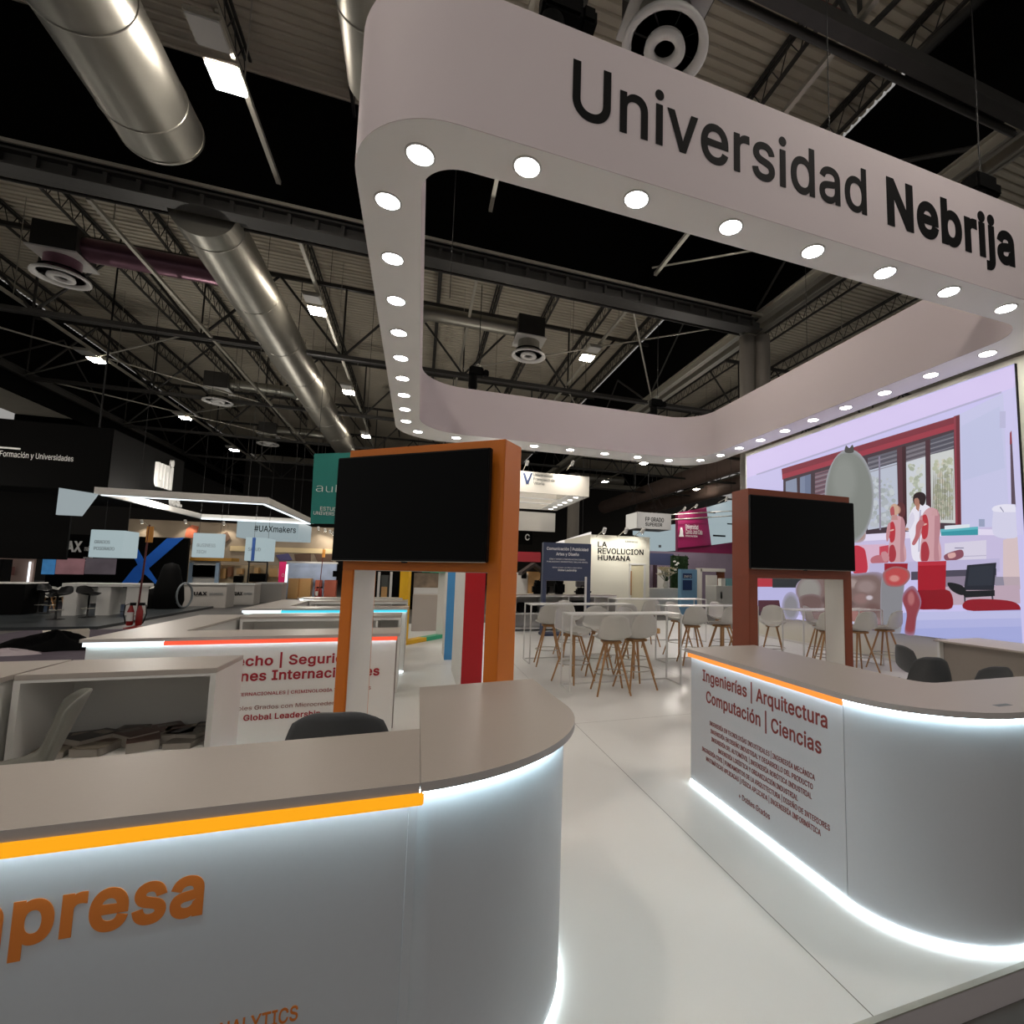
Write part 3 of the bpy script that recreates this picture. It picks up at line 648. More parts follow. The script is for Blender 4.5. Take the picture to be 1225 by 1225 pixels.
for x_, y_, a_, c_ in ((1000,702,9,'#93827f'),(1018,698,8,'#a3928e'),(1036,702,11,'#94817f'),(1012,720,10,'#5f4a4a'),(1030,716,9,'#8c6f6c'),(1044,728,9,'#6e5552'),(1024,738,12,'#9c6f6a'),(1004,736,9,'#7d6260'),(1046,744,8,'#93777a'),(990,718,7,'#5a4646'),(1040,715,4,'#c6bcc4')): soft('blur', ell(x_, y_, a_, a_*.7), c_, '#7a6562', 4, .25)
for x_, y_ in ((1030,744),(1020,745),(1002,712)): pic.append(sp('glint', ell(x_, y_, 3.5, 1.6), '#cfd2ea'))
soft('bone_post', smooth([(1057,690),(1070,687),(1081,691),(1079,720),(1076,756),(1057,754),(1054,716)]), '#86868c', '#98949f', 5, .06)
soft('bone_red', smooth([(1058,686),(1070,679),(1084,682),(1087,691),(1078,700),(1062,699)]), '#b9484a', '#8c7478', 5, .12); soft('bone_red', smooth([(1084,708),(1093,704),(1101,720),(1096,738),(1093,757),(1083,755),(1085,734),(1080,718)]), '#8f3f48', '#9a8aa8', 5, .1); soft('bone_light', ell(1070,692,6,4), '#d08a84', '#b9484a', 4, .2); soft('bone_light', ell(1090,716,4,8), '#b06a6c', '#8f3f48', 4, .2)
soft('ovoid_neck', smooth([(1021,622),(1032,620),(1035,640),(1030,647),(1021,645)]), '#a98a84', '#b7a9b8', 5, .12); soft('ovoid', ell(1016,594,28,54,40), '#80847f', '#a5a7b0', 7, .05); soft('ovoid_light', ell(1010,575,14,26), '#8b8f8a', '#80847f', 5, .25); pic.append(sp('ovoid_tip', smooth([(1011,541),(1012,533),(1016,536),(1020,532),(1021,541)]), '#4a4846'))
mats = {}; ml = []; b = B()
for pts, nm, col, k in pic:
    if col not in mats: mats[col] = len(ml); ml.append(E('screen_colour_'+str(len(ml)), col, k))
    cl = [Vector((p.x, min(max(p.y, yb), ya), min(max(p.z, zb), za))) for p in pts]
    b.add(cl, [tuple(range(len(cl)))], mats[col])
b.make('displayed_picture', ml, sc)
struct(B().box((XW-.02, 4.2, .0), (XW, 12.5, .05)).make('baseboard_right', W_MAT))
# ================================================================== COUNTERS
ZT = 1.03
def led(parent, path, z0, z1, t, nm='led_strip', mat=None): return B().wall(path, z0, z1, t).make(nm, mat or E_STRIP, parent)
# --- amber counter in front (left)
ct = thing('reception_counter', 'nearest white counter with amber light bar and rounded end, showing half a word', 'counter', (0, 0, 0))
tp = [(-2.75,1.6),(.036,1.6),(.036,2.13),(-2.08,2.075),(-2.08,4.22),(-2.75,4.22)]
B().prism(tp, 1.004, ZT, 0).make('counter_top', W_TOP, ct)
B().wall([(-2.75,1.6),(.036,1.6)], 1.003, ZT+.0005, -.0015).make('edge_band', W_EDGE, ct)
cv = [(.038,1.6)]+arc(0, 2.29, .69, .69, -86, 0, 18)+[(.675,2.55),(.663,2.935),(.038,2.87)]
B().prism(cv, 1.004, ZT, 0).make('counter_top', W_TOP, ct)
B().wall(cv[:-2]+[(.663,2.935)], 1.003, ZT+.0005, -.0015, smooth=True).make('edge_band', W_EDGE, ct)
pa = [(-2.7,1.64),(0.03,1.64)]; pb = [(.034,1.64)]+arc(0, 2.285, .645, .645, -87, 0, 18)+[(.64,2.5),(.625,2.9)]
B().wall(pa, .03, 1.003, .025).make('front_panel', W_CTR, ct)
B().wall(pb, .03, 1.003, .025, smooth=True).make('curved_panel', W_CTR, ct)
B().wall([(.05,2.11),(.05,2.85)], 0, 1.003, -.02).wall([(.05,2.85),(.625,2.9)], 0, 1.003, -.02).wall([(-2.05,2.06),(.04,2.11)], 0, 1.003, -.02).make('rear_panel', W_LAM, ct)
B().wall([(-2.1,2.1),(-2.1,4.2)], 0, 1.003, .02).wall([(-2.73,1.64),(-2.73,4.2)], 0, 1.003, -.02).make('side_panel', W_LAM, ct)
B().wall([(-2.7,1.66),(.0,1.66)]+arc(0, 2.285, .62, .62, -87, 0, 14)+[(.61,2.88)], 0, .03, .02).make('plinth', W_LAM, ct)
B().rbox((-2.72,1.592,.968), (.048,1.603,1.003), .003).make('light_bar', E_YEL, ct)
off = [(-2.7,1.61),(.03,1.61)]+arc(0, 2.285, .675, .675, -87, 0, 18)+[(.665,2.5),(.65,2.9)]
led(ct, off, .994, 1.0035, .012)
led(ct, [(-2.7,1.634),(0,1.634)]+arc(0, 2.285, .651, .651, -87, 0, 18)+[(.646,2.5),(.631,2.9)], .004, .022, .006, mat=E_BASE)
text('lettering', 'Empresa', TXTO, ct, (-1.075,1.6395,.753), (1,0,0), (0,0,1), .59, .118, bold=.028)
text('lettering', 'ANALYTICS', TXTO, ct, (-.452,1.6395,.434), (1,0,0), (0,0,1), .205, .036, bold=.012)
# --- its display shelf behind
sh = thing('display_shelf', 'white open display shelf behind the nearest counter holding scattered brochures', 'shelf', (-1.6, 3.95, 0))
def shelf(parent, x0, x1, y0, y1, zn0, zn1, cx, cy, div=None, zt=ZT):
    q = lambda x, y: (x-cx, y-cy)
    a, b_ = q(x0, y0), q(x1, y1)
    B().rbox((*a, zt-.03), (*b_, zt), .003).make('top_board', W_TOP, parent)
    B().box((a[0], a[1], 0), (a[0]+.03, b_[1], zt-.03)).make('side_board', W_LAM, parent); B().box((b_[0]-.03, a[1], 0), (b_[0], b_[1], zt-.03)).make('side_board', W_LAM, parent)
    B().box((a[0]+.03, b_[1]-.02, 0), (b_[0]-.03, b_[1], zt-.03)).make('back_board', NICHE if zn0 > .5 and False else W_LAM, parent)
    B().box((a[0]+.03, a[1]+.005, zn0-.03), (b_[0]-.03, b_[1]-.02, zn0)).box((a[0]+.03, a[1]+.02, .05), (b_[0]-.03, b_[1]-.02, .08)).make('shelf_board', W_LAM, parent)
    B().box((a[0]+.03, a[1], zn1), (b_[0]-.03, a[1]+.025, zt-.03)).make('front_rail', W_LAM, parent)
    for d in (div or []): B().box((d-.012-cx, a[1]+.01, zn0), (d+.012-cx, b_[1]-.02, zt-.03)).make('divider', W_LAM, parent)
shelf(sh, -2.06, -1.13, 3.7, 4.2, .55, .985, -1.6, 3.95)
BRO = [M('brochure_brown_cover', '#4a3028', .4, var=.35, scale=14), M('brochure_grey_cover', '#5e5952', .4, var=.35, scale=18), M('brochure_dark_cover', '#2a2426', .4, var=.4, scale=16), M('brochure_cream_cover', '#7d7466', .4, var=.3, scale=12)]
PAPER = M('paper_edges', '#98928a', .8, var=.05, scale=200)
k = 0
for (x, y, a, n, c) in ((-1.93,3.85,8,3,3),(-1.72,3.84,-14,4,3),(-1.52,3.86,22,5,0),(-1.3,3.86,-9,3,1),(-1.9,4.03,14,4,2),(-1.68,4.05,-6,5,1),(-1.47,4.06,30,5,0),(-1.29,4.05,-14,4,2),(-1.6,3.95,48,6,0),(-1.38,3.97,12,5,3),(-1.32,3.93,70,5,1),(-1.8,3.95,-35,6,2)):
    o = B(); h = .012*n
    o.rbox((-.075,-.105,0), (.075,.105,h-.002), .002, 1).box((-.076,-.106,h-.002), (.076,.106,h), 0).box((-.05,.02,h), (.05,.075,h+.0006), 2)
    ob = o.make('brochure', [BRO[c], PAPER, BRO[(c+1)%4]], None, (x, y, .5505), (0, 0, math.radians(a)))
    tag(ob, 'printed brochure lying in the loose pile inside the open shelf', 'brochure', 'brochures piled in the open shelf')
# --- far counters of the row
def counter(xl, xr, y0, dep, strip, sx0, sx1, label, arm=True, y_arm=2.4, rn=True, shelf_lab=None, ysh=2.05):
    t = thing('reception_counter', label, 'counter', (xl, y0, 0)); W = xr-xl; d = dep
    poly = [(0,0),(W,0),(W,d),(.52,d)]+([(.52,y_arm),(0,y_arm)] if arm else [(0,d)])
    B().prism(poly, 1.004, ZT).make('counter_top', W_TOP, t)
    B().wall([(0,0),(W,0),(W,d)], 1.003, ZT+.0005, -.0015).make('edge_band', W_EDGE, t)
    B().box((.03,.035,.03), (W-.03,.06,1.003)).make('front_panel', W_LAM, t)
    B().box((.03,.06,.0), (.05,(y_arm if arm else d)-.02,1.003)).make('side_panel', W_LAM, t)
    if arm: B().box((.47,d,.0), (.49,y_arm-.02,1.003)).make('side_panel', W_LAM, t)
    B().box((.49,d-.05,0), (W-.03,d-.03,1.003)).make('rear_panel', W_LAM, t)
    e = B().box((W-.06,.06,0), (W-.04,d-.05,1.003)).box((W-.06,.06,.55), (W-.032,d-.05,.57)).box((W-.06,.06,0), (W-.032,.1,1.003)).box((W-.06,d-.09,0), (W-.032,d-.05,1.003))
    e.make('end_shelf', NICHE, t)
    B().box((.05,.065,0), (W-.05,.09,.03)).make('plinth', W_LAM, t)
    B().rbox((sx0-xl,.003,.965), (sx1-xl,.016,1.003), .003).make('light_bar', strip, t)
    led(t, [(.03,.019),(W-.03,.019)], .99, 1.0035, .012)
    if sx0-xl > .1: B().box((.02,.003,.968), (sx0-xl-.002,.016,1.003)).make('white_light_bar', E_BEAM, t)
    led(t, [(.03,.029),(W-.03,.029)], .004, .022, .006, mat=E_BASE)
    if shelf_lab:
        s = thing('display_shelf', shelf_lab, 'shelf', ((xl+.53+xr-.1)/2, y0+ysh+.25, 0))
        shelf(s, xl+.53, xr-.05, y0+ysh, y0+ysh+.5, .5, .97, (xl+.53+xr-.1)/2, y0+ysh+.25, [xr-.35])
    return t
c2 = counter(-2.58, -.14, 5.31, .55, E_RED, -2.02, -.16, 'white counter with coral light bar and dark red lettering', shelf_lab='low white display shelf behind the counter with the coral light bar')
def t2(body, xa, xb, z, h, bold, mat=TXTR): text('lettering', body, mat, c2, (xa+2.58, .0335, z), (1,0,0), (0,0,1), xb-xa, h, bold=bold)
t2('Derecho | Seguridad', -1.70, -.48, .765, .083, .022); t2('Relaciones Internacionales', -1.87, -.305, .632, .083, .022)
t2('RELACIONES INTERNACIONALES | CRIMINOLOGÍA Y C. SOCIALES', -1.80, -.373, .50, .028, .008)
t2('Dobles Grados con Microcredencial en', -1.52, -.50, .376, .036, -.004, TXTBR); t2('Global Leadership', -1.40, -.79, .285, .048, .02)
counter(-2.45, -.12, 8.78, .55, E_CYA, -1.93, -.14, 'white counter with cyan light bar, third from the camera', shelf_lab='low white display shelf behind the counter with the cyan light bar')
counter(-2.3, -.3, 11.75, .55, E_BEAM, -2.2, -.9, 'white counter with plain white light bar at the far end of the row', arm=False)
# --- right counter
rc = thing('reception_counter', 'white counter with orange light bar, rounded corner and glowing base', 'counter', (2.7, 2.15, 0))
ZR2 = 1.055
def rl(p): return [(x-2.7, y-2.15) for x, y in p]
top = [(2.11,3.70),(2.11,2.10)]+arc(2.70, 2.10, .59, .54, 180, 270, 18)+[(5.4,1.56),(5.4,2.14),(2.88,2.14)]+arc(2.90, 2.26, .09, .12, 270, 180, 5)+[(2.82,2.6),(2.82,3.73)]
B().prism(rl(top), ZR2-.028, ZR2).make('counter_top', W_TOP, rc)
edge = top[:22]
B().wall(rl(edge), ZR2-.029, ZR2+.0005, -.0015, smooth=True).make('edge_band', W_EDGE, rc)
B().wall(rl([(2.15,3.66),(2.15,2.104)]), .03, ZR2-.028, .025).make('front_panel', W_CTR, rc)
B().wall(rl(arc(2.70, 2.10, .55, .50, 180, 270, 20)+[(5.3,1.60)]), .03, ZR2-.028, .025, smooth=True).make('curved_panel', W_CTR, rc)
B().wall(rl([(2.16,3.68),(2.79,3.70),(2.79,2.5),(2.79,2.17),(5.3,2.12)]), 0, ZR2-.028, -.02).make('rear_panel', W_LAM, rc)
B().wall(rl([(2.17,3.66),(2.17,2.10)]+arc(2.70, 2.10, .53, .48, 180, 270, 14)+[(5.3,1.62)]), 0, .03, .02).make('plinth', W_LAM, rc)
B().rbox((2.115-2.7,3.66-2.15,.992), (2.128-2.7,2.08-2.15,1.026), .003).make('light_bar', E_ORA, rc)
led(rc, rl([(2.131,3.66),(2.131,2.10)]+arc(2.70, 2.10, .569, .519, 180, 270, 20)+[(5.3,1.581)]), 1.012, 1.0265, .014)
led(rc, rl([(2.141,3.66),(2.141,2.10)]+arc(2.70, 2.10, .559, .509, 180, 270, 20)+[(5.3,1.591)]), .003, .026, .007, mat=E_BASE)
def t3(body, ya, yb, z, h, bold, mat=TXTBR): text('lettering', body, mat, rc, (2.1495-2.7, ya-2.15, z), (0,-1,0), (0,0,1), ya-yb, h, bold=bold)
t3('Ingenierías | Arquitectura', 3.484, 2.213, .835, .083, .014); t3('Computación | Ciencias', 3.432, 2.26, .683, .083, .014)
for i, (s_, ya, yb) in enumerate((('INGENIERÍA EN TECNOLOGÍAS INDUSTRIALES | INGENIERÍA MECÁNICA', 3.385, 2.313), ('INGENIERÍA EN DISEÑO INDUSTRIAL Y DESARROLLO DEL PRODUCTO', 3.37, 2.33), ('INGENIERÍA DEL AUTOMÓVIL | INGENIERÍA ROBÓTICA INDUSTRIAL', 3.36, 2.34),
        ('INGENIERÍA LOGÍSTICA Y ORGANIZACIÓN INDUSTRIAL', 3.27, 2.45), ('INGENIERÍA CIVIL | FUNDAMENTOS DE LA ARQUITECTURA | DISEÑO DE INTERIORES', 3.492, 2.211), ('MATEMÁTICAS APLICADAS | FÍSICA APLICADA | INGENIERÍA INFORMÁTICA', 3.432, 2.277))):
    t3(s_, ya, yb, .523-.0555*i, .030, .006)
t3('+ Dobles Grados', 3.02, 2.70, .14, .036, 0)
B().box((2.66-2.7, 1.66-2.15, ZR2), (2.76-2.7, 1.69-2.15, ZR2+.0008)).make('paper_label', TXTG, rc)
# --- grey-brown backed podium near the screen
pdm = thing('desk', 'white topped desk with taupe back panel in front of the bright screen', 'desk', (7.95, 4.0, 0))
B().rbox((-.5,-1.3,.735), (.5,1.53,.76), .003).make('desk_top', W_TOP, pdm)
B().box((.42,-1.25,0), (.46,1.5,.735)).box((-.46,1.46,0), (.42,1.5,.735)).box((-.46,-1.25,0), (.42,-1.21,.735)).box((-.45,-.02,0), (.42,.02,.735)).make('carcass', W_LAM, pdm)
B().box((-.38,-1.21,.02), (-.35,1.46,.735)).make('taupe_panel', NICHE, pdm)

# ================================================================== TV PORTALS
def portal(name, label, loc_, ang, col, W=1.287, D=.225, Hh=2.515, zo=1.645, leg=.1):
    t = thing(name, label, 'screen stand', loc_, math.radians(ang), None)
    for x in (0, W-leg):
        g = B().rbox((x,0,0), (x+leg,D,zo), .004); g.make('leg', col, t)
    B().rbox((0,0,zo), (W,D,Hh), .004).make('header', col, t)
    B().box((leg,.012,0), (leg+.004,D-.012,zo)).box((W-leg-.004,.012,0), (W-leg,D-.012,zo)).box((leg,.012,zo-.004), (W-leg,D-.012,zo)).make('white_lining', W_MAT, t)
    return t
a = math.radians(-38.3); u = Vector((math.cos(a), math.sin(a), 0)); nn = Vector((-u.y, u.x, 0)); pR = Vector((.508, 3.186, 0))-u*.017
org = pR-u*1.287
portal('screen_stand', 'orange gate shaped screen stand behind the nearest counter', org, -38.3, ORNG)
portal('screen_stand', 'russet gate shaped screen stand beside the counter with the orange light bar', (2.99, 4.02, 0), 0, BRWN, W=1.275, D=.275)
def tv(loc_, ang, w, h, label, logo=False):
    t = thing('television', label, 'television', loc_, math.radians(ang))
    B().rbox((0,-.045,0), (w,-.005,h), .006).make('bezel', BLK, t)
    B().box((.012,-.0475,.018), (w-.012,-.044,h-.012)).make('screen', GLASSB, t)
    B().box((.3,-.005,.15), (w-.3,.03,h-.15)).make('wall_mount', BLKST, t)
    B().rbox((w*.5-.02,-.047,-.008), (w*.5+.02,-.03,.004), .002).make('sensor_tab', BLKST, t)
    B().box((.0,-.0465,0), (w,-.0455,.004)).make('lower_trim', STEELR, t)
p = org+u*(-.03)-nn*.03; tv((p.x, p.y, 1.705), -38.3, 1.25, .74, 'black switched-off television on the orange stand')
tv((2.96, 3.99, 1.73), 0, 1.285, .71, 'black glossy television on the russet stand before the bright screen')
# farther portals of the same row
pg = portal('screen_stand', 'yellow and green gate shaped stand framing the far end of the row', (-.2, 11.88, 0), 51.7, YELP, W=1.5)
B().rbox((0,.0,0), (.75,.225,.09), .003).make('sill', YELP, pg); B().rbox((.75,0,0), (1.5,.225,.09), .003).make('sill', GRNP, pg)
B().box((.75,-.003,1.6), (1.5,.228,1.7)).make('green_band', GRNP, pg); B().box((1.397,-.003,.09), (1.503,.228,1.645)).make('pale_cladding', W_MAT, pg)
def pillar(x, y, w, d, h, col, label, ang=0):
    t = thing('screen_stand', label, 'screen stand', (x, y, 0), math.radians(ang))
    B().rbox((0,.012,0), (w,d,h), .004).make('white_body', W_MAT, t); B().rbox((.0,0,0), (w,.012,h), .003).make('coloured_face', col, t)
pillar(.53, 9.82, .19, .9, 2.5, BLUP, 'white upright with sky blue front, farther back in the row')
pillar(.60, 6.9, .268, 1.9, 2.5, REDP, 'white upright with crimson front between the orange and blue ones')
nv = portal('screen_stand', 'navy gate shaped sign stand with white course lettering', (3.13, 13.0, 0), -2, NAVY, W=1.33, zo=1.45, Hh=2.47)
B().rbox((0,-.1,0), (1.33,.4,.06), .004).make('base_plate', NAVY, nv)
def t4(body, x, z, w_, h, bold): text('lettering', body, TXTW, nv, (x, -.002, z), (1,0,0), (0,0,1), w_, h, align='C', bold=bold)
t4('Comunicación | Publicidad', .665, 2.27, 1.16, .075, .015); t4('Artes y Diseño', .665, 2.13, .64, .075, .015)
t4('CINE Y ARTES | COMUNICACIÓN | DISEÑO', .665, 2.01, 1.0, .035, 0); t4('PUBLICIDAD | MARKETING | BELLAS ARTES', .665, 1.94, 1.14, .035, 0)
t4('Dobles Grados con Microcredencial en', .665, 1.79, .82, .03, 0); t4('Global Leadership', .665, 1.71, .52, .05, .015)

# ================================================================== SEATING
def shell(w=.50, d=.42, back=.36, curve=.07, t=.009, flare=.0, tilt=.13):
    nu, nv_ = 17, 22; pts = []
    for j in range(nv_+1):
        s = j/nv_
        if s < .5:
            q = s/.5; y = -d/2+q*d*.86; z = -.035*(1-q)**2 + .012*math.sin(q*math.pi)*-1
        else:
            q = (s-.5)/.5; bend = min(1, q/.35); ang = bend*math.radians(80)
            y = d*.36+.075*math.sin(min(ang, math.pi/2))+max(0, q-.3)*tilt; z = .075*(1-math.cos(ang))+max(0, q-.3)/.7*(back-.07)
        ww = w/2*(1-.35*max(0, (.18-s)/.18)**2)*(1 if s < .5 else 1-.42*((s-.5)/.5)**1.7)
        for i in range(nu+1):
            uu = i/nu*2-1; x = uu*ww
            lift = curve*abs(uu)**2.4; fw = .07*abs(uu)**2*(max(0, (s-.45))/.55)
            zz = z+lift*(1-.75*max(0, (s-.55))/.45); yy = y-fw*.9
            if s > .9: zz -= .055*abs(uu)**3.0*((s-.9)/.1)
            pts.append((x, yy, zz))
    m = nu+1; f = [(j*m+i, j*m+i+1, (j+1)*m+i+1, (j+1)*m+i) for j in range(nv_) for i in range(nu)]
    return pts, f
def shell_part(parent, mat, z, **k):
    p, f = shell(**k); o = B().add(p, f, 0, True).make('seat_shell', mat, parent, (0, 0, z))
    md = o.modifiers.new('thickness', 'SOLIDIFY'); md.thickness = .012; md.offset = 0
    return o
def wood_stool(mat, label, H=.74, spread=.235, legm=WOOD, ring=STEELR):
    t = thing('bar_stool', label, 'bar stool')
    shell_part(t, mat, H)
    B().rbox((-.13,-.13,H-.055), (.13,.13,H-.018), .012).make('seat_base', legm, t)
    for sx in (-1, 1):
        for sy in (-1, 1): B().bar((sx*.07, sy*.07, H-.04), (sx*spread, sy*spread, 0), .019, 8, r2=.013).make('leg', legm, t)
    k = .28/(H-.04); rr = .07+(spread-.07)*(1-k); 
    B().tube([(rr*1.38*math.cos(i*math.pi/12), rr*1.38*math.sin(i*math.pi/12), .28) for i in range(24)], .008, 6, closed=True).make('foot_ring', ring, t)
    return t
st0 = wood_stool(W_SHL, 'x')
STG = 'white shell bar stools with wooden legs'
stools = [ (2.62,6.66,172,'white shell bar stool in front of the nearest wire table, left of the front pair'), (3.06,6.80,188,'white shell bar stool in front of the nearest wire table, right of the front pair'),
 (2.33,7.5,30,'white shell bar stool half hidden behind the left legs of the nearest wire table'), (3.45,7.72,20,'white shell bar stool on the far side of the nearest wire table'),
 (2.90,7.98,-10,'white shell bar stool peeping between the front pair at the nearest wire table'),
 (2.30,8.95,172,'white shell bar stool at the left end of the second wire table'), (2.95,9.85,10,'white shell bar stool behind the middle of the second wire table'), (3.75,8.95,180,'white shell bar stool at the right end of the second wire table'),
 (5.10,10.7,180,'white shell bar stool standing alone before the plywood bench'), (4.95,8.4,165,'white shell bar stool in front of the third wire table, leftmost there'), (5.6,8.4,195,'white shell bar stool in front of the third wire table, second there'),
 (5.2,9.35,15,'white shell bar stool behind the third wire table near its left end'), (6.1,8.45,185,'white shell bar stool in front of the third wire table, third there'), (6.25,9.3,10,'white shell bar stool across the right end of the third wire table'),
 (6.66,8.22,-40,'white shell bar stool seen sideways through the russet stand, leftmost there'), (6.95,7.1,150,'white shell bar stool with its back to the russet stand, front left'), (7.55,7.9,30,'white shell bar stool across the table seen through the russet stand'), (7.55,7.0,170,'white shell bar stool with its back to the russet stand, front right'), (8.33,7.12,190,'white shell bar stool right of the russet stand by the screen wall')]
for i, (x, y, a_, lb) in enumerate(stools):
    o = st0 if i == 0 else copy_tree(st0)
    o.location = (x, y, 0); o.rotation_euler = (0, 0, math.radians(a_)); tag(o, lb, 'bar stool', STG)
# dark stools behind the counters: single steel stem
def stem_stool(mat, label, H=.70, **k):
    t = thing('bar_stool', label, 'bar stool')
    shell_part(t, mat, H, **k)
    B().lathe((0,0,0), [(.21,0), (.2,.012), (.04,.03), (.025,.05), (.025,H-.02), (.09,H-.015), (.09,H-.008)], 20).make('stem', BLKST, t)
    B().tube([(.15*math.cos(i*math.pi/8), .15*math.sin(i*math.pi/8), .28) for i in range(16)], .009, 6, closed=True).bar((0,.15,.28), (0,0,.28), .008).bar((0,-.15,.28), (0,0,.28), .008).make('foot_ring', STEELR, t)
    return t
def place(o, x, y, a_, g=None): o.location = (x, y, 0); o.rotation_euler = (0, 0, math.radians(a_))
place(stem_stool(G_SHL, 'charcoal stool whose rounded back peeps over the nearest counter before the orange stand', .70, w=.50, back=.37), -.25, 2.64, 172)
place(stem_stool(G_SHL2, 'grey textured stool seen in profile at the left picture edge behind the nearest counter', .66, back=.40, w=.44, d=.46, tilt=.16), -1.76, 2.95, -63)
def low_chair(label, x, y, a_):
    t = thing('chair', label, 'chair', (x, y, 0), math.radians(a_)); shell_part(t, G_SHL, .45, back=.37, w=.47)
    for sx in (-1, 1):
        for sy in (-1, 1): B().bar((sx*.08, sy*.08, .43), (sx*.2, sy*.2, 0), .011, 7).make('leg', BLKST, t)
    B().rbox((-.1,-.1,.41), (.1,.1,.432), .005).make('seat_base', BLKST, t)
low_chair('charcoal low chair with its back to the curved counter, before the white topped desk', 5.55, 4.28, 150)
low_chair('charcoal low chair turned sideways between the two other low ones', 6.25, 4.8, 75)
low_chair('charcoal low chair farthest along the taupe desk panel', 5.62, 3.7, 160)
# wire high tables
def wire_table(x0, x1, y0, y1, label, rz=0, H=1.07):
    cx, cy = (x0+x1)/2, (y0+y1)/2; a_, b_ = (x1-x0)/2, (y1-y0)/2
    t = thing('high_table', label, 'high table', (cx, cy, 0), math.radians(rz), 'white wire frame high tables')
    B().rbox((-a_,-b_,H-.018), (a_,b_,H), .004).make('table_top', W_LAM, t)
    r = .011
    for s in (-1, 1):
        b = B(); x = s*(a_-r)
        for y in (-b_+r, b_-r): b.bar((x,y,0), (x,y,H-.018), r, square=True)
        b.bar((x,-b_+r,r), (x,b_-r,r), r, square=True); b.make('leg_frame', W_MET, t)
    B().bar((-a_+r,b_-r,r), (a_-r,b_-r,r), r, square=True).make('floor_rail', W_MET, t)
wire_table(2.07, 3.84, 6.82, 7.30, 'white wire frame high table nearest the camera')
wire_table(1.97, 4.05, 9.05, 9.62, 'white wire frame high table behind the nearest one, by the navy sign')
wire_table(4.47, 6.55, 8.5, 9.0, 'white wire frame high table between the near table and the russet stand')
wire_table(4.45, 6.9, 11.0, 11.6, 'white wire frame high table farthest back, before the white booth')
wire_table(6.55, 8.55, 7.3, 7.85, 'white wire frame high table seen through the russet stand', 2)
# two slim light grey posts of the stand by the second table
# ================================================================== NEIGHBOURING STANDS
HF = -.12                                                   # hall floor
def pbox(name, x0, y0, x1, y1, Y, dep, mat, label, cat, to_floor=False, group=None, parent=None):
    X0, Z0, X1, Z1 = span(x0, y0, x1, y1, Y)
    if to_floor: Z0 = HF
    o = B().rbox((0,0,0), (X1-X0, dep, Z1-Z0), .01).make(name, mat, parent, (X0, Y, Z0))
    if label: tag(o, label, cat, group)
    return o
def pgroup(name, label, cat, px, py, Y, group=None): 
    p = at(px, py, Y); return thing(name, label, cat, p, 0, group)
def ppart(parent, name, x0, y0, x1, y1, Y, dep, mat, to_floor=False):
    X0, Z0, X1, Z1 = span(x0, y0, x1, y1, Y); L = parent.location
    if to_floor: Z0 = HF
    return B().rbox((X0-L.x, Y-L.y, Z0-L.z), (X1-L.x, Y-L.y+dep, Z1-L.z), .008).make(name, mat, parent)
def ptext(parent, body, x0, x1, ytop, ybase, Y, mat, bold=0, nm='lettering', dep=.01):
    a_, b_ = at(x0, ybase, Y), at(x1, ybase, Y); h = at(x0, ytop, Y).z-a_.z; L = parent.location if parent else Vector((0,0,0))
    return text(nm, body, mat, parent, (a_.x-L.x, Y-.012-L.y, a_.z-L.z), (1,0,0), (0,0,1), b_.x-a_.x, h, bold=bold, depth=dep)
def ppoly(parent, nm, pts, Y, dep, mat):
    L = parent.location; p = [at(x, y, Y)-L for x, y in pts]; n = len(p)
    vs = [(q.x, Y-L.y-dep, q.z) for q in p]+[(q.x, Y-L.y, q.z) for q in p]
    return B().add(vs, [tuple(range(n)), tuple(range(2*n-1, n-1, -1))]+[(i, (i+1)%n, n+(i+1)%n, n+i) for i in range(n)]).make(nm, mat, parent)
def spot(loc_, tgt, power, col=(1,.9,.75), size=80, blend=.6):
    l = bpy.data.lights.new('spot', 'SPOT'); l.energy = power; l.color = col; l.spot_size = math.radians(size); l.spot_blend = blend; l.shadow_soft_size = .06
    o = bpy.data.objects.new('spot', l); COL.objects.link(o); o.location = loc_
    o.rotation_euler = (Vector(tgt)-Vector(loc_)).to_track_quat('-Z', 'Y').to_euler(); return o
def lamp_head(loc_, tgt, label, power, group='small display spotlights of the stands', col=(1,.9,.75), size=90, arm=(0,.8,-.1)):
    loc_ = Vector(loc_); d = (Vector(tgt)-loc_).normalized()
    t = thing('spotlight', label, 'spotlight', loc_, 0, group)
    B().bar((0,0,0), -d*.22, .07, 10).make('housing', W_MET, t)
    B().bar(d*.006, d*.002, .062, 10).make('lamp_glass', E_SPOT, t)
    B().bar(-d*.2, Vector(arm), .015, 6).make('arm', STEELR, t)
    s = spot(d*.03, d, power, col, size); s.parent = t; s.location = d*.03
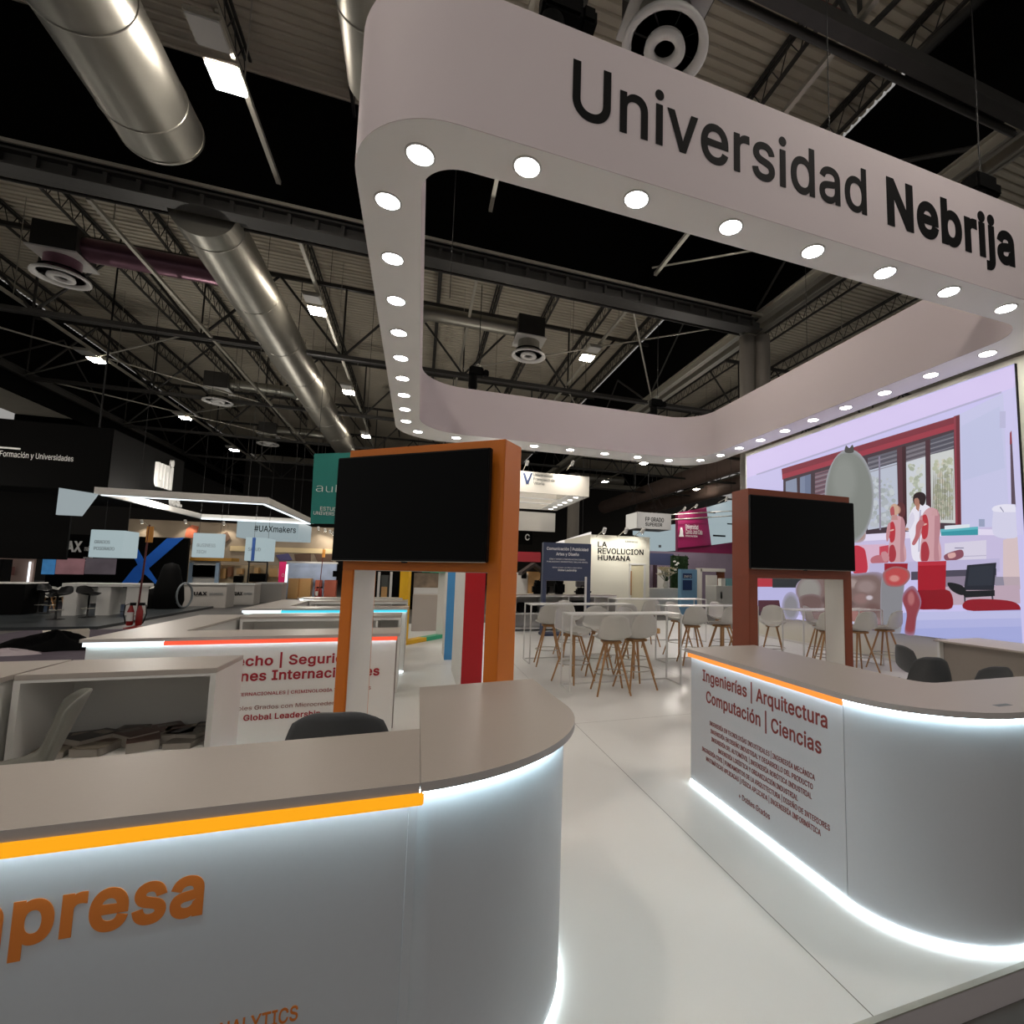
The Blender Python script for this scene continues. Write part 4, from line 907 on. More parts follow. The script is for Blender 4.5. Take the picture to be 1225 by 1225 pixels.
# --- left: black stand with hanging banner
c = at(128, 588, 22); zt = at(128, 512, 22).z
hb = thing('hanging_banner', 'black box shaped hanging banner with thin white lettering and pale block letters', 'hanging sign', (c.x, 22, c.z))
B().rbox((-9,0,0), (0,5.7,zt-c.z), .02).make('banner_body', BLKM, hb)
q = at(0, 548, 22); text('lettering', 'para Formación y Universidades', TXTW, hb, (at(-18,549,22).x-c.x, -.01, at(45,549,22).z-c.z), (1,0,0), (0,0,1), at(88,549,22).x-at(-18,549,22).x, .19)
B().box((at(-18,535,22).x-c.x, -.02, at(10,537,22).z-c.z), (at(25,535,22).x-c.x, 0, at(10,535,22).z-c.z)).make('underline', TXTW, hb)
text('block_letters', 'uni', TXTW, hb, (.01, 3.05, .78), (0,1,0), (0,0,1), 1.35, 1.15, bold=.03, depth=.12)
text('block_letters', 'es.', TXTW, hb, (.01, 4.5, .12), (0,1,0), (0,0,1), 1.0, .5, bold=.03, depth=.12)
for x in (-5.5, -.6): B().bar((x,.4,zt-c.z), (x,.4,ZR-c.z), .03).make('hanging_pole', BLKST, hb)
bw = pgroup('exhibition_wall', 'tall black clad wall at the left picture edge under the black banner', 'wall', 40, 620, 23)
ppart(bw, 'wall_panel', -60, 588, 83, 668, 23, .12, BLKM); ppart(bw, 'side_post', -60, 668, -2, 740, 23, .5, BLKM, True)
PINKW = M('pale_pink_wall', '#c9a99c', .7); PLUM = M('plum_panel', '#3a2030', .6)
pr = pgroup('exhibition_booth', 'small pale pink booth glimpsed below the black wall', 'booth', 18, 690, 26)
ppart(pr, 'wall_panel', -10, 662, 40, 705, 26.5, .1, PINKW, True); ppart(pr, 'plum_panel', -10, 672, 8, 698, 26.4, .05, PLUM); ppart(pr, 'picture', 11, 678, 17, 688, 26.4, .03, M('rose_print', '#a06a62', .6)); ppart(pr, 'light_strip', 33, 672, 35, 698, 26.4, .05, E_BEAM)
# --- stand with blue cross
ax = pgroup('exhibition_wall', 'black wall with huge blue cross and white capitals', 'wall', 150, 680, 29.5)
ppart(ax, 'wall_panel', 56, 641, 223, 706, 29.5, .25, BLKM, True)
BLUX = M('cobalt_print', '#2276ee', .5, var=.1)
ppoly(ax, 'blue_cross', [(200,644),(221,643),(178,680),(164,699),(144,700),(160,680)], 29.49, .03, BLUX)
ppoly(ax, 'blue_cross', [(150,645),(161,649),(178,680),(193,702),(189,701),(168,682)], 29.45, .03, BLUX)
ptext(ax, 'UAX', 70, 98, 647.5, 659, 29.45, TXTW, .04); ptext(ax, 'maker\nspaces', 101, 112, 653, 659, 29.45, TXTW)
for nm, x0, x1, cl in (('picture_screen', 50, 65, '#3f7fb6'), ('picture_screen', 66.5, 100, '#8a6468'), ('picture_screen', 101.5, 138, '#5a5258')):
    ppart(ax, nm, x0, 668, x1, 687, 29.3, .08, M('print_'+cl[1:], cl, .4, var=.5, scale=1.6, emit=.45))
# hanging light frame
fl, fr, br, bl = at(118, 591, 20), at(316, 600, 20), at(357, 624, 28), at(60, 613, 28)
cf = thing('light_canopy', 'white rectangular hanging canopy frame with glowing inner edge', 'canopy', (fl.x, 20, fl.z)); L = cf.location
z0 = fl.z-L.z
xr_ = fr.x-L.x; dz = .22
B().box((0,0,z0), (xr_,.12,z0+dz)).make('front_beam', W_MAT, cf); B().box((0,8,z0), (xr_,8.12,z0+dz)).make('back_beam', W_MAT, cf)
B().box((xr_,0,z0), (xr_+.12,8.12,z0+dz)).make('right_beam', W_MAT, cf); B().box((-.12,0,z0), (0,8.12,z0+dz)).make('left_beam', W_MAT, cf)
B().box((0,.12,z0-.03), (xr_,.2,z0+.04)).box((0,7.92,z0-.03), (xr_,8,z0+.04)).box((xr_-.08,.2,z0-.03), (xr_,7.92,z0+.04)).make('glowing_edge', E_BEAM, cf)
B().add([(-.95,-.05,z0+.12),(-.02,-.05,z0),(-.36,-.05,z0-.72),(-.95,-.05,z0-.72),(-.95,.05,z0+.12),(-.02,.05,z0),(-.36,.05,z0-.72),(-.95,.05,z0-.72)], [(0,1,2,3),(7,6,5,4),(0,4,5,1),(1,5,6,2),(2,6,7,3),(3,7,4,0)]).make('lit_fin', E('canopy_lit_fin', '#b9c6ca', .6), cf)
for x, y in ((1, .06), (xr_-.5, .06), (xr_-.5, 8.06), (1, 8.06)): B().bar((x,y,z0+dz), (x,y,ZR-L.z), .007).make('hanging_wire', BLKST, cf)
mk = pgroup('hanging_sign', 'pale blue lit hanging sign with dark hashtag lettering behind the canopy', 'hanging sign', 320, 632, 28.5)
X0, Z0, X1, Z1 = span(283, 622, 357, 644, 28.5); L = mk.location
B().rbox((X0-L.x,0,Z0-L.z), (X1-L.x,3.2,Z1-L.z), .02).make('sign_body', E('lit_sign_blue', '#aebfc4', .62), mk)
ptext(mk, '#UAXmakers', 304, 354, 628.5, 635.5, 28.5, TXTB, .01)
for x in (.2, .8): B().bar((X0-L.x+(X1-X0)*x,1,Z1-L.z), (X0-L.x+(X1-X0)*x,1,ZR-L.z), .007).make('hanging_wire', BLKST, mk)
LBX = E('lit_cube_face', '#b9ccd0', .68); LBX2 = M('cube_side', '#a9b0b0', .6)
def cube(x0, x1, x2, y0, y1, Y, label, words, stripe=False, ztop=ZR):
    t = pgroup('hanging_sign', label, 'hanging sign', (x0+x1)/2, (y0+y1)/2, Y, None); L = t.location
    X0, Z0, X1, Z1 = span(x0, y0, x1, y1, Y); dep = max(.2, Y*((x0-500 if x1 > 500 else x1-500)/((x0-500) if x1 > 500 else (x2-500))-1))
    B().rbox((X0-L.x,0,Z0-L.z), (X1-L.x,dep,Z1-L.z), .015).make('sign_body', LBX, t)
    if stripe: ppart(t, 'blue_stripe', x0+8, y0, x0+12, y1, Y-.03, .02, M('sign_blue', '#2f5aa8', .5))
    if words: ptext(t, words, x0+(x1-x0)*.15, x0+(x1-x0)*.75, y0+12, y0+16, Y, TXTG)
    for x in (.15, .85): B().bar((X0-L.x+(X1-X0)*x,dep/2,Z1-L.z), (X0-L.x+(X1-X0)*x,dep/2,ztop-L.z), .006).make('hanging_wire', BLKST, t)
cube(107, 148, 163, 634, 667, 24.5, 'white lit hanging sign box with grey lines in front of the black wall', 'GRADOS\nPOSGRADO', ztop=c.z)
cube(230, 267, 269, 638, 667, 26, 'white lit hanging sign box above the counters, with faint wording', 'BUSINESS\nTECH')
cube(293, 318, 328, 643, 671, 25, 'white lit hanging sign box with a blue stripe', 'SALUD', True)
# counters of that stand
GREYC = M('stand_counter_grey', '#a7a29c', .5, var=.03)
def uax_counter(x0, x1, y0, Y, label, word=True):
    t = pgroup('reception_counter', label, 'counter', (x0+x1)/2, y0, Y); 
    ppart(t, 'front_panel', x0, y0+1.5, x1, 718, Y, 1.0, GREYC, True); ppart(t, 'counter_top', x0-.5, y0, x1+.5, y0+1.8, Y-.05, 1.1, W_LAM)
    if word: ptext(t, 'UAX', x0+(x1-x0)*.25, x0+(x1-x0)*.55, 708, 712, Y-.01, TXTB, .03); ptext(t, 'UNIVERSIDAD', x0+(x1-x0)*.6, x0+(x1-x0)*.92, 709, 711.5, Y-.01, TXTG)
uax_counter(219, 271, 698, 25.5, 'grey counter with dark capitals beside the blue cross wall'); uax_counter(273, 304, 698, 27.5, 'grey counter with dark capitals, second from the blue cross wall')
uax_counter(306, 337, 697, 29.5, 'grey counter farthest right of the pair with capitals', False)
wt = pgroup('high_table', 'white slab high table with panel legs among black stools', 'high table', 120, 698, 21)
ppart(wt, 'table_top', 74, 698, 170, 702, 21, .8, W_LAM); 
for x0, x1 in ((75, 92), (115, 131), (150, 164)): ppart(wt, 'panel_leg', x0, 702, x1, 738, 21.05, .7, W_LAM, True)
ppart(wt, 'modesty_panel', 92, 703, 150, 722, 21.6, .05, W_LAM)
tag(B().rbox((0,0,0), (2.6,1.0,.98), .01).make('reception_counter', BLKM, None, (at(30,700,21.5).x-2.6, 21.5, -.04)), 'black counter with white top edge at the left picture edge', 'counter')
tag(B().rbox((-.03,-.03,0), (2.63,1.03,.04), .008).make('counter_slab', W_LAM, None, (at(30,700,21.5).x-2.6, 21.5, .945)), 'white slab lying on the black counter at the left picture edge', 'counter top')
SG = 'black bar stools of the dark floored stand'
bs = stem_stool(BLK, 'x', .72, w=.5, back=.28)
for i, (px_, py_, a_, lb) in enumerate(((44, 733.5, 80, 'black bar stool beside the black counter, nearest it'), (57, 734, 70, 'black bar stool second from the black counter'), (66, 741, -20, 'black bar stool standing nearest the camera by the white slab table'), (104, 738.5, 60, 'black bar stool before the middle of the white slab table'), (141, 732, 70, 'black bar stool before the right part of the white slab table'))):
    o = bs if i == 0 else copy_tree(bs); d = ray(px_, py_); t_ = (-.04-EYE)/d.z; o.location = (d.x*t_, d.y*t_, -.04); o.rotation_euler = (0,0,math.radians(a_)); tag(o, lb, 'bar stool', SG)
for i, (px_, Y, a_, lb) in enumerate(((58, 24.2, 20, 'white low chair behind the black stools, left one'), (72, 24.4, 10, 'white low chair behind the black stools, right one'), (181, 25.2, 0, 'white low chair right of the red pole, near the blue cross'))):
    o = wood_stool(W_SHL, lb, .46, .2); p = at(px_, 715, Y); o.location = (p.x, Y, -.04); o.rotation_euler = (0,0,math.radians(a_)); o.name = 'chair'; o['category'] = 'chair'
# black wheeled simulator seat before the cross
sm = pgroup('simulator_seat', 'black covered seat with a big pale wheel before the blue cross', 'simulator seat', 200, 700, 24); L = sm.location; zf = -.04-L.z
b = B().lathe((0,.2,zf), [(.42,0),(.5,.3),(.46,.8),(.34,1.25),(.3,1.5),(.22,1.72),(0,1.8)], 14); b.lathe((-.45,.2,zf), [(.25,0),(.28,.5),(.2,.75),(0,.8)], 12); b.make('seat_body', BLKM, sm)
b = B().tube([(.55+.0*math.cos(k), .1+.08*math.cos(2*math.pi*k/20), zf+.55+.5*math.sin(2*math.pi*k/20)) if False else (.55+.18*math.cos(2*math.pi*k/20), .1+.2*math.cos(2*math.pi*k/20), zf+.52+.48*math.sin(2*math.pi*k/20)) for k in range(20)], .04, 6, closed=True); b.make('wheel_rim', TXTG, sm)
# partition and shops behind
BEIG = M('beige_partition', '#9a8c7a', .8, var=.05, scale=3)
wp = pgroup('exhibition_wall', 'long beige partition lit by warm spots behind the blue cross stand', 'wall', 300, 660, 37)
ppart(wp, 'wall_panel', 150, 626, 402, 700, 37, .3, BEIG, True); ppart(wp, 'cream_band', 275, 655, 402, 661, 36.9, .1, M('cream_band', '#d8c49a', .6))
MUR = [M('mural_orange', '#a8573a', .7, var=.4, scale=3), M('mural_umber', '#5a4436', .7, var=.4), M('mural_violet', '#54507e', .7, var=.4)]
for pts, m_ in (([(221,642),(224,632),(230,628),(238,630),(236,637),(230,644)], 0), ([(222,646),(232,644),(236,648),(228,652)], 1), ([(265,640),(272,636),(276,644),(270,650)], 1), ([(330,664),(345,662),(350,670),(335,671)], 2), ([(352,663),(372,662),(372,672),(354,672)], 1), ([(376,663),(398,663),(398,672),(380,672)], 1)):
    ppoly(wp, 'mural_figure', pts, 36.9, .04, MUR[m_])
for i, (x, y) in enumerate(((170, 626), (222, 626), (268, 628), (381, 634), (389, 636), (395, 638), (399, 640))):
    p = at(x, y, 36.3); lamp_head(p, p+Vector((0, .7, -1.2)), 'small warm spotlight over the beige partition, %s from the left' % ORD[i], 60 if i < 3 else 35)
def kiosk(nm, label, rects, Y, cat='booth'):
    x = sum(r[1] for r in rects)/len(rects); t = pgroup(nm, label, cat, x, rects[0][2], Y)
    for k_, (pn, x0, y0, x1, y1, dy, dep, mt) in enumerate(rects): ppart(t, pn, x0, y0, x1, y1, Y+dy, dep, mt, y1 > 699)
    return t
PBLU = M('pale_blue_post', '#9db4cc', .5); SALM = M('salmon_board', '#b5604a', .6); MURB = M('blue_line_mural', '#a9b9d4', .6, var=.35, scale=1.5)
kiosk('exhibition_booth', 'white kiosk with black monitor and yellow canopy shelf behind the grey counters', [('canopy_shelf', 227,667,277,671,0,1.2,M('ochre_shelf', '#c08a2a', .5)), ('monitor', 229,676,257,690,.3,.1,GLASSB), ('post', 225,673,229,700,.2,.2,PBLU), ('post', 257,673,261,700,.2,.2,PBLU), ('back_panel', 225,671,262,700,.5,.1,W_MAT)], 31)
kiosk('exhibition_booth', 'cream shelving booth crowded with small boxes right of the kiosk', [('back_panel', 262,676,296,700,.4,.2,M('cream_shelf', '#cdb896', .6)), ('dark_box', 279,689,289,697,0,.3,BLKM), ('box', 264,680,270,692,0,.3,WOODP), ('box', 272,678,277,690,0,.3,M('rust_box', '#8a5a3a', .6)), ('box', 283,680,290,687,0,.3,WOODP)], 32)
kiosk('exhibition_booth', 'dark framed booth with wood displays between the grey counters and the pink banner', [('back_panel', 296,676,335,700,.6,.2,M('cream_shelf2', '#b79f7c', .6)), ('frame_post', 296,672,297.5,700,0,.1,BLKST), ('frame_post', 318,672,319.5,700,0,.1,BLKST), ('frame_beam', 296,671,320,673,0,.1,BLKST), ('display_case', 298,686,317,696,0,.5,BLKM), ('box', 304,679,309,686,0,.4,WOODP), ('box', 322,680,332,690,0,.4,WOODP)], 32)
pk = pgroup('roll_up_banner', 'hot pink slanted upright banner', 'banner', 338, 690, 30.5)
ppoly(pk, 'banner_sheet', [(334.5,672),(343,672),(340,697),(333,697)], 30.5, .04, M('hot_pink_print', '#f01f6e', .5, emit=.2)); ptext(pk, 'O', 337, 340, 686, 690, 30.4, TXTW)
kiosk('exhibition_booth', 'white booth with blue line mural and low wooden seats', [('mural_wall', 343,674,402,702,1.2,.2,MURB), ('top_beam', 342,672,404,674,0,.2,W_MAT), ('light_post', 341,675,343,703,0,.2,E_BEAM), ('seat', 345,692,357,702,0,.6,WOODP), ('seat', 358,692,372,702,.2,.6,WOODP), ('bin', 377,694,384,703,0,.4,SALM), ('dark_screen', 398,683,404,690,.5,.1,GLASSB), ('counter', 388,694,402,704,.3,.5,SALM)], 33)
# --- fire extinguisher stands
FRED = M('signal_red', '#8c1a18', .4, var=.05)
def ext_stand(px_, py_, label, l2):
    d = ray(px_, py_); t_ = (HF-EYE)/d.z; x, y = d.x*t_, d.y*t_
    t = thing('extinguisher_stand', label, 'extinguisher stand', (x, y, HF))
    B().lathe((0,0,0), [(.26,0),(.26,.03),(.08,.07),(.03,.1)], 20).make('foot_plate', FRED, t); B().bar((0,0,.1), (.08,0,2.9), .022, 8).make('pole', M('dark_red_pole', '#5a1a1c', .5), t)
    B().box((.03,-.02,2.4), (.18,.02,2.85)).make('flag_sign', M('amber_sign', '#c98a3a', .5), t)
    for s, lb in ((-1, 'left'), (1, 'right')):
        e = thing('fire_extinguisher', ('red extinguisher with white label on the ' if s < 0 else 'red extinguisher with black hose on the ')+l2, 'fire extinguisher', (x+s*.1, y-.1, HF+.1))
        B().lathe((0,0,0), [(.06,0),(.075,.03),(.075,.38),(.05,.46),(.03,.54)], 18).make('cylinder', FRED, e); B().box((-.03,-.02,.54), (.1,.02,.62)).make('valve', BLK, e)
        if s < 0: B().wall([(.078*math.cos(math.radians(a2)), .078*math.sin(math.radians(a2))) for a2 in range(200, 341, 20)], .12, .36, .002).make('label', W_LAM, e)
        B().tube([(s*.05,0,.58),(s*.13,0,.55),(s*.15,0,.3),(s*.09,0,.05)], .014, 6).make('hose', BLK, e)
ext_stand(162, 752, 'red pole stand with extinguishers on the aisle carpet', 'near pole stand in the aisle')
ext_stand(381, 717, 'small far red pole stand beside the low wooden seats', 'far pole stand by the wooden seats')
# --- heap of coats and carton on the aisle carpet
def heap(label, cat, nm, px_, py_, rx, ry, h, mat, seed, n=26):
    d = ray(px_, py_); t_ = (-.108-EYE)/d.z; rnd = random.Random(seed); vs = []; rings = 7
    ph = [rnd.uniform(0, 6.28) for _ in range(4)]
    for j in range(rings+1):
        r = j/rings
        for i in range(n):
            a2 = 2*math.pi*i/n; k2 = 1+.18*math.sin(2*a2+ph[0])+.12*math.sin(5*a2+ph[1])+.06*math.sin(9*a2+ph[2])
            z = h*(1-r**1.6)*(1+.35*math.sin(4*a2+ph[3]+5*r)) if r < 1 else 0
            vs.append((rx*r*k2*math.cos(a2), ry*r*k2*math.sin(a2), max(0, z)))
    fs = [(j*n+i, j*n+(i+1)%n, (j+1)*n+(i+1)%n, (j+1)*n+i) for j in range(rings) for i in range(n)]
    return tag(B().add(vs, fs, 0, True).make(nm, mat, None, (d.x*t_, d.y*t_, -.106)), label, cat)
heap('crumpled black coat heaped on the mauve carpet', 'coat', 'coat', 64, 777, .8, .4, .3, M('black_cloth', '#040405', .95, spec=.1, bump=.3), 3)
heap('white plastic sheeting strewn on the carpet at the left edge', 'plastic sheet', 'plastic_sheet', 8, 782, .6, .35, .08, M('crumpled_plastic', '#a89ca4', .4, bump=.4), 5)
heap('pale paper lying right of the carton', 'paper', 'paper_sheet', 100, 770, .45, .2, .04, M('pale_paper', '#b6aea2', .7, bump=.2), 6)
d = ray(82, 771); t_ = (-.108-EYE)/d.z
cb = B().box((-.25,-.2,0), (.25,-.19,.3)).box((-.25,.19,0), (.25,.2,.3)).box((-.25,-.2,0), (-.24,.2,.3)).box((.24,-.2,0), (.25,.2,.3)).box((-.25,-.2,0), (.25,.2,.01)).box((-.45,-.2,.29), (-.25,.2,.3))
tag(cb.make('carton', M('white_carton', '#c5beb2', .7), None, (d.x*t_, d.y*t_+.1, -.108), (0,0,.5)), 'open white carton lying behind the black coat', 'carton')
# --- teal banner
tb = pgroup('hanging_banner', 'teal hanging banner with pale lettering left of the big television', 'hanging sign', 405, 585, 20)
ppoly(tb, 'banner_sheet', [(376,543),(440,541),(437,627),(371.5,626.5)], 20, .03, M('teal_cloth', '#1f7f77', .7, var=.05, scale=6, bump=.05))
ptext(tb, 'aula', 378, 414, 578, 588, 19.95, TXTW, -.015); ptext(tb, 'ESTUDIOS', 383, 414, 606, 610.5, 19.95, TXTW, .0); ptext(tb, 'UNIVERSITARIOS', 375, 424, 611.5, 615.5, 19.95, TXTW, .0)
p = at(380, 543, 20); q = at(436, 541, 20); L = tb.location
for r_ in (p, q): B().bar((r_.x-L.x,.05,r_.z-L.z), (r_.x-L.x,.05,ZR-L.z), .007).make('hanging_wire', BLKST, tb)
# --- right: white canopy with blue check mark
cn = pgroup('light_canopy', 'white ring canopy with small dark lettering right of the orange stand', 'canopy', 665, 575, 22); L = cn.location
X0, Z0, X1, Z1 = span(560, 564, 705, 589, 22); Xa, Xb = X0-L.x, X1-L.x; za, zb_ = Z0-L.z, Z1-L.z
B().box((Xa,0,za), (Xb,.1,zb_)).make('front_band', W_MAT, cn); B().box((Xb-.1,.1,za), (Xb,5.6,zb_)).make('right_band', W_MAT, cn); B().box((Xa,5.6,za-.02), (Xb,5.7,zb_)).make('back_band', W_MAT, cn)
B().box((Xa,.1,za), (Xb-.9,.14,za+.05)).box((Xa,1.6,za), (Xb-1,1.9,za+.03)).box((Xa,3.2,za), (Xb-1,3.5,za+.03)).box((Xb-1,.1,za), (Xb-.1,5.6,za+.03)).make('soffit', W_SOF, cn)
Xe, Ze, Xf, Zf_ = span(560, 611, 664, 634, 27.8); B().box((Xe-L.x, 5.75, Ze-L.z), (Xf-L.x, 5.9, Zf_-L.z)).make('lower_band', W_MAT, cn)
for i in range(6): B().lathe((Xb-.5,.5+.95*i,za-.004), [(.12,0),(0,0)], 14).make('downlight', E('canopy_downlight', (1,.95,.85), 12) if i == 0 else bpy.data.materials['canopy_downlight'], cn)
ppoly(cn, 'check_mark', [(625.5,566),(628,566),(631,575),(635,566),(637,566),(632,579),(629.5,579)], 21.98, .02, M('dark_blue_mark', '#263a66', .5))
for i, s_ in enumerate(('Universidad', 'Francisco de', 'Vitoria')): ptext(cn, s_, 638, (661, 664, 651)[i], 566+5*i, 569.5+5*i, 21.98, TXTG)
for x, y in ((Xa+1, .05), (Xb-.3, .05), (Xb-.3, 5.6)): B().bar((x,y,zb_), (x,y,ZR-L.z), .007).make('hanging_wire', BLKST, cn)
p = at(684, 556, 21.2); lamp_head(p, p+Vector((0,.8,-.55)), 'bright spotlight on the front of the white ring canopy', 120, size=110)
p = at(630, 556, 21.2); lamp_head(p, p+Vector((0,.8,-.55)), 'bright spotlight over the dark lettering of the white ring canopy', 70, size=110)
spot((5.5, 24.5, 3.2), (5.5, 24.6, 6), 90, (1,.95,.85), 150)  # added uplight brightening the canopy from below, no lamp body
t = pgroup('hanging_sign', 'small black hanging sign with a white C', 'hanging sign', 630, 643, 31); ppart(t, 'sign_body', 618, 636, 637, 651, 31, .3, BLKM); ptext(t, 'C', 628, 633.5, 639, 646, 30.95, TXTW, .02)
L = t.location; B().bar((0,.1,.3), (0,.1,ZR-L.z), .007).make('hanging_wire', BLKST, t)
kiosk('exhibition_booth', 'small wooden house shaped booth beside the red panel', [('red_panel', 600,660,647,672,.5,.2,M('deep_red_wall', '#8a1420', .6)), ('wood_wall', 632,684,646,712,0,.4,WOODP), ('white_wall', 612,685,632,712,.1,.3,W_MAT), ('poster', 624,684,630,692,.0,.05,TXTB), ('dark_screen', 640,694,645,703,-.1,.1,BLK)], 20)
hr = pgroup('booth_roof', 'dark pitched roof of the small wooden house booth', 'roof', 634, 676, 19.8); ppoly(hr, 'roof_slope', [(620,684),(635,673.5),(648,684),(648,687),(635,677),(620,688)], 19.9, .8, M('brown_roof', '#2c211c', .7))
# --- white booth with black capitals
rv = pgroup('exhibition_wall', 'cream white booth wall with black serif style capitals', 'wall', 740, 690, 18)
CRW = M('cream_white_wall', '#d9d6c8', .7, var=.02)
ppart(rv, 'wall_panel', 705.5, 641, 777, 722, 18, .2, CRW, True); X0, Z0, X1, Z1 = span(705.5, 641, 777, 722, 18); L = rv.location
B().box((X0-L.x,.2,HF-L.z), (X0-L.x+.2,4.5,Z1-L.z)).box((X1-L.x-.2,.2,HF-L.z), (X1-L.x,4.5,Z1-L.z)).make('side_wall', CRW, rv)
for s_, x0, x1, y0, y1 in (('LA', 715, 726, 648, 654), ('REVOLUCION', 715, 769.5, 655.5, 662), ('HUMANA', 715, 754, 664, 670)): ptext(rv, s_, x0, x1, y0, y1, 18, TXTB, .012)
ptext(rv, 'Universo', 748, 763, 646.5, 649, 18, TXTG); 
ppart(rv, 'door_frame', 753, 675, 755, 716, 17.95, .08, W_MET); ppart(rv, 'door_frame', 770, 676, 772.5, 716, 17.95, .08, W_MET); ppart(rv, 'door_frame', 753, 674, 772.5, 676, 17.95, .08, W_MET); ppart(rv, 'door_leaf', 755, 676, 770, 716, 17.98, .04, M('pale_linen', '#cfc6a8', .8)); ppart(rv, 'door_edge', 754.5, 683, 756, 712, 17.9, .03, WOOD)
for i, x in enumerate((722, 748, 768)):
    p = at(x, 637.5, 17.2); lamp_head(p, p+Vector((0,.8,-.9)), 'small spotlight on top of the cream booth wall, %s from its left end' % ORD[i], 45, size=100, col=(1,.95,.85))
t = pgroup('light_canopy', 'slanting white light box left of the cream booth', 'canopy', 690, 645, 22); ppoly(t, 'light_box', [(655,652),(704,637),(704,649),(668,653)], 22, .4, E('lit_white_box', (1,.93,.88), .9)); L = t.location; B().bar((.3,.1,.1), (.3,.1,ZR-L.z), .007).make('hanging_wire', BLKST, t)
# --- hanging grey box sign
X0, Z0, X1, Z1 = span(762, 613.5, 803, 633, 24); fp = thing('hanging_sign', 'grey box shaped hanging sign with two words in capitals', 'hanging sign', (X0, 24, Z0))
B().rbox((0,0,0), (X1-X0,1.5,Z1-Z0), .01).make('sign_body', M('sign_grey', '#8d8d8e', .6), fp); B().box((-.01,.02,.02), (0,1.48,Z1-Z0-.02)).make('white_end', E('lit_white_end', '#d8d2c6', .8), fp)
ptext(fp, 'FP GRADO', 772, 794, 618.5, 623.5, 24, TXTB, .01); ptext(fp, 'SUPERIOR', 772, 792, 625, 629, 24, TXTB, .01)
for x in (.1, 1.9):
    for y in (.2, 1.3): B().bar((x,y,Z1-Z0), (1.0 if x > 1 else .2,.75,2.6), .007).make('hanging_wire', BLKST, fp)
    B().bar((1.0 if x > 1 else .2,.75,2.5), (1.0 if x > 1 else .2,.75,ZR-Z0), .03).make('hanging_pole', BLKST, fp)
# --- magenta stand
MAG = M('magenta_print', '#8f1250', .5, var=.05); PALB = E('lit_pale_panel', '#b4c6cc', .68)
mg = pgroup('hanging_sign', 'magenta hanging sign with white lettering and figure emblem', 'hanging sign', 828, 640, 26)
ppoly(mg, 'sign_face', [(808,614),(844,607),(850,652),(808,656)], 26, .3, MAG)
for i, s_ in enumerate(('Universidad', 'Camilo José Cela')): ptext(mg, s_, 820, (835, 840)[i], 627+6*i, 632.5+6*i, 25.6, TXTW, .0)
ptext(mg, 'EDUCACIÓN', 820, 834, 640, 642, 25.6, TXTW)
ppoly(mg, 'figure_emblem', [(814,631),(816,631),(817,636),(817,639),(818,642),(812,642),(813,639),(813.5,634)], 25.62, .02, TXTW)
ppoly(mg, 'lower_band', [(808,656),(850,652),(880,648),(880,672),(850,676),(808,672)], 26.3, .3, MAG)
pw = pgroup('hanging_sign', 'pale lit panel with thin lines right of the magenta sign', 'hanging sign', 862, 625, 25.4)
ppoly(pw, 'sign_face', [(845,607),(880,597),(880,648),(851,652)], 25.4, .2, PALB); ppart(pw, 'text_line', 853, 640, 868, 642, 25.15, .02, TXTB); ppart(pw, 'text_line', 870, 626, 877, 627.5, 25.15, .02, TXTB); ppart(pw, 'text_line', 848, 612, 856, 614, 25.15, .02, TXTB)
pq = pgroup('hanging_sign', 'pale lit panel with faint map behind the grey box sign', 'hanging sign', 785, 645, 27.6)
ppoly(pq, 'sign_face', [(757,634),(808,627),(808,659),(777,661),(777,645),(757,640)], 27.6, .2, PALB); ppart(pq, 'text_line', 788, 652, 791, 655, 27.35, .02, TXTG)
for o, xs in ((mg, (815, 845)), (pw, (858, 875)), (pq, (780, 800))):
    L = o.location
    for x in xs: r_ = at(x, 612, L.y+.1); B().bar((r_.x-L.x,.1,r_.z-L.z), (r_.x-L.x,.1,ZR-L.z), .007).make('hanging_wire', BLKST, o)
tr = pgroup('lighting_truss', 'silver lighting truss over the magenta sign', 'truss', 850, 600, 25)
a1, a2 = at(795, 622, 25.0), at(884, 594, 25.0); L = tr.location; b = B()
for dy, dz_ in ((0,0),(.3,0),(.15,.3)): b.bar((a1.x-L.x,dy,a1.z-L.z+dz_), (a2.x-L.x,dy,a1.z-L.z+dz_+.55), .03, 6)
b.make('truss_tube', STEELR, tr); B().bar((a2.x-L.x-.5,.1,.9), (a2.x-L.x-.5,.1,ZR-L.z), .007).make('hanging_wire', BLKST, tr)
for i, x in enumerate((818, 832, 868)):
    p = at(x, 615-(x-800)*.25, 24.6); lamp_head(p, p+Vector((0,1.2,-1.0)), 'bright spotlight on the magenta stand, %s from the left' % ORD[i], 55, size=100, col=(1,.92,.9))
kiosk('exhibition_booth', 'purple and white booth interior under the pale map panel', [('back_panel', 778,661,880,722,2.5,.2,M('mauve_wall', '#8d7f92', .7, var=.3, scale=.8)), ('post', 783,676,786,708,.5,.2,PLUM), ('white_board', 787,680,801,706,1,.1,W_MAT), ('purple_board', 777,662,806,676,1,.1,M('dusk_blue_board', '#3d4468', .6)), ('shelf_frame', 838,680,868,684,.2,.5,W_MAT), ('shelf_frame', 838,680,840,716,.2,.5,W_MAT), ('wood_panel', 858,682,867,704,.6,.1,M('rust_panel', '#8a4a24', .6)), ('white_board', 845,688,858,702,0,.1,W_MAT)], 23)
pwl = pgroup('plant_wall', 'dark green planted upright panel with white blossoms', 'plant wall', 812, 690, 21.5)
GRN = M('dark_foliage', '#22401c', .8, var=.5, scale=8); ppart(pwl, 'panel', 804, 665, 823, 712, 21.6, .2, GRN, True)
rnd = random.Random(4); b = B()
